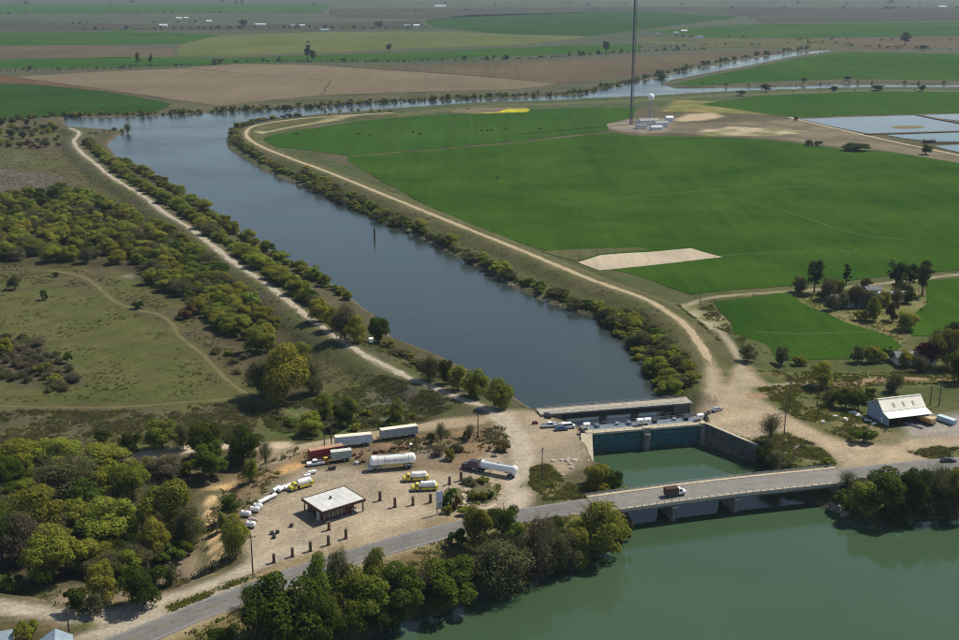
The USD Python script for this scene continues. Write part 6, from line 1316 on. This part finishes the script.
scatter([(20, 470), (110, 500), (150, 500), (188, 540), (150, 560), (90, 580), (20, 560), (-10, 520), (-10, 480)], -2.5, 6.5, {'olive_willow': 3, 'dark_oak': 1.4, 'green_tree': 1.4, 'grey_willow': 1.6, 'green_bush': 1}, (4.5, 7.5), 'inside the lower-left grove', 'inside the lower-left grove', 60, 5)
scatter([(250, 405), (300, 416), (330, 405), (420, 412), (400, 424), (330, 432), (290, 428)], -2.5, 7, {'olive_bush': 2, 'grey_bush': 3, 'green_bush': 1, 'brown_thicket': 1}, (2.6, 4.6), 'on the slope above the trailers', 'on the weedy slope', 24)
scatter([(200, 350), (245, 352), (262, 385), (250, 392), (225, 370)], LAND, 7, {'brown_thicket': 2, 'grey_bush': 2, 'olive_bush': 1}, (2.8, 4.5), 'beside the meadow trail', 'beside the trail', 12)

def joined_crowns(name, label, cat_, spots, lk, seed):
    """A far-off row that reads as one mass: many small uneven crowns in one piece."""
    V, F, n = [], [], 0; r = np.random.default_rng(seed)
    protos = [crown_mesh(seed + i, .5, .0, 1.0, 9, 90, .26) for i in range(5)]
    for (x, y, h_, w) in spots:
        v, f = protos[int(r.integers(5))]; a = r.random() * 6.28; R = np.array([[math.cos(a), -math.sin(a)], [math.sin(a), math.cos(a)]])
        vv = np.c_[v[:, :2] @ R.T * w + (x, y), v[:, 2] * h_ + float(max(H(x, y), WATER)) - .2]; V.append(vv); F.append(f + n); n += len(v)
    return tag(obj(name, (np.vstack(V), np.vstack(F)), LM[lk]), label, cat_, kind='stuff')
def row(pts_px, z, gap, spread, lo, hi, seed, skip=.15):
    r = np.random.default_rng(seed); l = curve(gp(pts_px, z), gap); out = []
    for p in l:
        if r.random() < skip: continue
        h_ = lo + (hi - lo) * r.random() ** 1.6; out.append((p[0] + spread * r.normal(), p[1] + spread * r.normal(), h_, h_ * (.9 + .9 * r.random())))
    return out
nb_ = row([(0, 121), (40, 118), (75, 115.5), (143, 114.5), (217, 111), (320, 106), (363, 102.5), (453, 98), (520, 96), (580, 92.5), (610, 86), (640, 79)], LAND, 2.6, 3.0, 2.5, 6.5, 1, .05)
joined_crowns('slough_thicket', 'continuous dark thicket along the far bank of the slough', 'thicket', nb_[::2], 'oak', 3); joined_crowns('slough_thicket', 'paler olive growth mixed along the far bank of the slough', 'thicket', nb_[1::2], 'olive', 4)
joined_crowns('slough_thicket', 'bushes along both banks of the far branch of the slough', 'thicket', row([(645, 79), (690, 68.5), (740, 58.5), (790, 51), (826, 49)], LAND, 11, 4, 4, 10, 5, .2) + row([(668, 83), (757, 86), (847, 83), (960, 84), (1080, 86)], LAND, 16, 3, 2, 5, 6, .4), 'euc', 6)
joined_crowns('near_slough_bushes', 'low bushes along the near bank of the slough', 'thicket', row([(330, 115), (387, 110.5), (480, 104), (553, 102), (640, 98.5), (723, 93.5), (800, 91.5), (960, 90)], LAND, 16, 3, 1.2, 3, 7, .5) + [(x, y, 4.5, 5.5) for x, y in [g(a, 112, LAND)[:2] for a in (325, 340, 352, 358, 372, 380, 390)]], 'olive', 7)
HEDGE = [(-40, 72), (60, 70), (110, 69), (150, 66.5), (200, 65.5), (250, 62), (320, 62), (400, 62), (440, 61), (520, 59), (560, 57), (640, 52), (700, 50)]
hg = row(HEDGE, LAND, 5, 3, 1.5, 3.5, 18, .05) + row([(-40, 72), (60, 70), (110, 69), (150, 66.5), (200, 65.5), (250, 62), (320, 62), (400, 62), (440, 61), (520, 59), (560, 57), (640, 52), (700, 50)], LAND, 15, 5, 3, 11, 8, .3)
joined_crowns('far_hedgerow', 'broken hedgerow of trees behind the tan fields', 'hedgerow', hg, 'euc', 8)
joined_crowns('far_hedgerow', 'hedge and trees round the far farms at left', 'hedgerow', row([(90, 30), (130, 29.5), (200, 29), (300, 28.5), (380, 28.5), (410, 29)], LAND, 14, 10, 4, 11, 9, .3) + row([(60, 31), (130, 30), (200, 29.5), (300, 29), (380, 29), (415, 29)], LAND, 9, 5, 1.5, 3.5, 19, .1) + row([(60, 24), (160, 23), (240, 23)], LAND, 22, 40, 4, 10, 10, .4), 'euc', 9)
joined_crowns('far_hedgerow', 'olive trees and scrub of the fallow land right of the mast', 'hedgerow', row([(640, 48), (700, 46), (760, 45), (830, 44), (880, 48), (960, 50)], LAND, 11, 16, 3, 10, 11, .25) + row([(650, 37), (720, 37.5), (770, 40), (830, 40), (900, 41), (1000, 41)], LAND, 16, 14, 3, 10, 12, .3), 'olive', 10)
joined_crowns('far_hedgerow', 'tree lines near the horizon', 'hedgerow', row([(-100, 14), (300, 13.5), (500, 10), (900, 8), (1100, 8)], LAND, 50, 60, 4, 12, 13, .3) + row([(-100, 5.5), (400, 4.5), (1100, 5)], LAND, 140, 180, 8, 22, 14, .3) + row([(860, 9), (960, 9)], LAND, 40, 60, 8, 18, 15, .1), 'euc', 11)
joined_crowns('field_edge_weeds', 'weedy bushes scattered in the inner field', 'weeds', [(*g(a, b, LAND)[:2], 2.2, 4) for a, b in ((297, 134.5), (358, 135), (370, 136), (413, 133), (420, 134.5), (482, 131), (487, 131.5), (492, 131), (506, 130.5), (540, 129.5), (468, 109.5), (497, 178.5))], 'grey', 12)

# weeds and low scrub: nobody could count them
def tuft(seed, lk, h_, w, n, leaf):
    path = f'/World/plant_kinds/tuft_{lk}_{seed}'
    usdkit.mesh(stage, path, crown_mesh(seed, w / 2, 0, h_, 6, n, leaf, .5, .3), LM[lk]); return path
def weeds(name, label, kinds, spots):
    pi = UsdGeom.PointInstancer.Define(stage, numbered('/World/' + name)); r = np.random.default_rng(len(spots))
    pr = [tuft(500 + i, *k) for i, k in enumerate(kinds)]
    tg = []
    for i, s in enumerate(pr):
        d = f'{pi.GetPath()}/tuft_{i}'; stage.DefinePrim(d).GetReferences().AddInternalReference(s); tg.append(Sdf.Path(d))
    pi.CreatePrototypesRel().SetTargets(tg)
    n = len(spots); P = np.array(spots); z = H(P[:, 0], P[:, 1]) - .05
    pi.CreatePositionsAttr(Vt.Vec3fArray.FromNumpy(np.c_[P[:, :2], z].astype(np.float32)))
    pi.CreateProtoIndicesAttr(Vt.IntArray.FromNumpy(P[:, 2].astype(np.int32)))
    a = r.random(n) * math.pi; pi.CreateOrientationsAttr(Vt.QuathArray([Gf.Quath(float(math.cos(t)), 0, 0, float(math.sin(t))) for t in a]))
    s = (.6 + .8 * r.random(n)) ; pi.CreateScalesAttr(Vt.Vec3fArray.FromNumpy(np.c_[s, s, s * (.7 + .5 * r.random(n))].astype(np.float32)))
    tag(pi, label, 'weeds', kind='stuff')
def spots_in(poly_px, z, n, kmix, seed, clump=9.0, thr=.42, gap=3.2):
    q = gp(poly_px, z); lo, hi = q.min(0), q.max(0); r = np.random.default_rng(seed); p = lo + (hi - lo) * r.random((int(n * 2.9), 2))
    p = p[shapely.contains_xy(Polygon(q), p[:, 0], p[:, 1])]
    p = p[smoothstep(thr - .16, thr + .2, meshkit.fbm(np.c_[p / clump, np.full(len(p), seed)], 4, seed)) ** 1.5 > r.random(len(p))]
    for l in ROADS: p = p[linedist(p, l, 20) > gap]
    ks = r.choice(len(kmix), len(p), p=np.array(kmix) / sum(kmix)); return np.c_[p, ks]
KS = [('grey', .6, 1.7, 80, .22), ('brown', .6, 1.7, 80, .22), ('grass', .45, 1.6, 80, .22), ('olive', .6, 1.6, 80, .22), ('dry', .4, 1.6, 70, .2)]
def edge_spots(poly_px, seed, gap=1.7, spread=1.3):
    q = gp(poly_px, LAND); ring = np.vstack([q, q[:1]]); r = np.random.default_rng(seed); out = []
    for a, b in zip(ring[:-1], ring[1:]):
        n = int(np.linalg.norm(b - a) / gap); t = r.random((n, 1)); out.append(a + (b - a) * t + r.normal(size=(n, 2)) * spread)
    p = np.vstack(out); p = p[meshkit.fbm(np.c_[p / 18, np.full(len(p), seed)], 3, seed) > .4]; return np.c_[p, r.choice(5, len(p), p=[.1, .1, .45, .2, .15])]
S = np.vstack([edge_spots([(349, 161), (376, 178), (441, 212), (520, 243), (562, 255), (602, 266), (640, 276), (672, 288), (692, 294), (740, 289), (800, 285), (880, 277), (959, 270)], 41),
    edge_spots([(712, 301), (745, 297), (790, 292), (800, 302), (845, 322), (890, 336), (903, 346), (880, 358), (790, 360), (762, 357), (742, 343), (728, 322)], 42), edge_spots([(577, 262), (600, 255.5), (690, 248.5), (722, 257), (690, 261), (600, 270)], 43), edge_spots([(258, 140), (320, 152), (347, 156), (500, 143), (606, 124), (632, 117)], 44, 2.5, 2.0),
    spots_in([(-10, 150), (62, 146), (75, 160), (100, 190), (150, 222), (120, 214), (60, 192), (-10, 198)], LAND, 2600, [5, 3, 2, 2, 1], 22, 10, .42),
    spots_in([(78, 150), (110, 182), (160, 216), (240, 276), (310, 326), (300, 340), (225, 290), (150, 232), (90, 190)], -2, 5200, [5, 2, 2, 3, 1], 23, 9, .36),
    spots_in([(-10, 262), (60, 265), (150, 290), (200, 330), (240, 350), (250, 390), (235, 385), (200, 352), (165, 322), (110, 305), (95, 290), (40, 285), (-10, 300)], LAND, 3400, [4, 5, 1.5, 1.5, 1], 1, 12, .44),
    spots_in([(-10, 300), (90, 290), (165, 325), (232, 392), (120, 402), (-10, 402)], LAND, 1500, [2, 1, 4, 1, 4], 2, 14, .5),
    spots_in([(-10, 410), (120, 410), (235, 402), (262, 412), (250, 438), (90, 448), (-10, 452)], LAND, 4200, [5, 3, 3, 1, 2], 3, 10, .42),
    spots_in([(250, 395), (300, 400), (330, 390), (380, 380), (470, 408), (430, 420), (300, 432), (270, 430)], -2.5, 4600, [5, 2, 4, 2, 1], 4, 8, .42),
    spots_in([(150, 225), (240, 292), (320, 350), (420, 402), (470, 408), (330, 385), (300, 340), (220, 285)], -2, 4200, [4, 2, 4, 2, 1], 5, 9, .4),
    spots_in([(330, 320), (400, 350), (470, 378), (535, 410), (505, 412), (440, 388), (360, 350)], -2.5, 2600, [3, 1, 4, 3, 2], 6, 8, .38),
    spots_in([(250, 128), (300, 158), (400, 205), (520, 255), (640, 305), (690, 330), (700, 360), (690, 385), (640, 330), (560, 296), (440, 242), (320, 184), (240, 140)], -2, 5200, [3, 1, 4, 2, 3], 7, 9, .42),
    spots_in([(262, 132), (355, 165), (460, 212), (560, 256), (680, 300), (676, 304), (560, 262), (430, 208), (300, 152)], -2, 2200, [3, 1, 3, 1, 3], 8, 9, .42),
    spots_in([(30, 590), (120, 570), (200, 520), (222, 480), (262, 452), (300, 450), (262, 500), (240, 560), (140, 606), (60, 612)], -1, 2600, [2, 3, 2, 2, 3], 9, 7, .46),
    spots_in([(270, 460), (350, 440), (430, 432), (505, 426), (512, 455), (440, 452), (360, 456), (290, 464)], 0, 1600, [3, 4, 1, 1, 2], 10, 6, .5),
    spots_in([(150, 655), (240, 613), (330, 582), (440, 545), (560, 517), (622, 508), (625, 522), (595, 548), (480, 590), (380, 625), (330, 660)], -1, 2600, [2, 3, 3, 2, 4], 11, 6, .4),
    spots_in([(165, 606), (232, 582), (256, 576), (240, 583), (172, 611)], 0, 600, [0, 0, 4, 1, 1], 12, 6, .2, 2.4),
    spots_in([(532, 468), (548, 464), (566, 482), (612, 496), (575, 499), (545, 500), (530, 485)], 0, 1500, [1, 1, 5, 2, 3], 13, 6, .3, 2.6),
    spots_in([(748, 440), (785, 433), (814, 444), (830, 456), (836, 466), (772, 474), (764, 464)], 0, 1500, [1, 1, 5, 2, 2], 14, 6, .3),
    spots_in([(757, 388), (800, 384), (860, 386), (868, 400), (850, 412), (895, 432), (850, 440), (815, 427), (780, 409)], 0, 2200, [.4, .3, 5, 3, 2], 15, 7, .42),
    spots_in([(755, 372), (860, 366), (960, 362), (960, 384), (870, 388), (790, 384)], -.4, 1800, [.4, .3, 5, 3, 2], 16, 8, .45),
    spots_in([(672, 300), (712, 300), (745, 340), (738, 365), (720, 345), (690, 318)], -1, 900, [3, 1, 3, 2, 2], 17, 6, .42),
    spots_in([(795, 296), (850, 290), (915, 287), (930, 300), (900, 342), (870, 328), (830, 316)], LAND, 900, [.4, .3, 5, 3, 2], 18, 8, .45),
    spots_in([(838, 478), (960, 468), (960, 512), (870, 520), (836, 508)], -2, 900, [2, 2, 3, 2, 2], 19, 6, .4),
    spots_in([(908, 452), (935, 447), (958, 448), (958, 456), (930, 459)], 0, 260, [2, 1, 3, 1, 2], 20, 6, .4),
    spots_in([(440, 498), (500, 484), (498, 500), (470, 506), (445, 512)], 0, 260, [1, 1, 4, 3, 1], 21, 3, .4, 1.0)])
weeds('weeds', 'low weeds, brush and dry grass tufts over banks and waste ground', KS, S)
#print('weeds', len(S), 'plants', sum(v for k, v in used.items() if k.split('/')[-1] in KIND))
# ------------------------------------------------------------------ the air
HZ = 40000.0
hz = trimesh.creation.box([2 * HZ, 2 * HZ, 1.0]); hz.vertices[:, 2] = np.where(hz.vertices[:, 2] > 0, 215.0, RIVER - 3.0)
hz_m = usdkit.material(stage, '/World/Looks/thin_haze', {'v': ('principled_volume', {'color': (.62, .77, .95), 'density': 0.000040, 'anisotropy': 0.2})}, [], volume='v.volume')
tag(obj('haze', hz, hz_m), 'thin blue haze over the far fields', 'haze', kind='stuff')
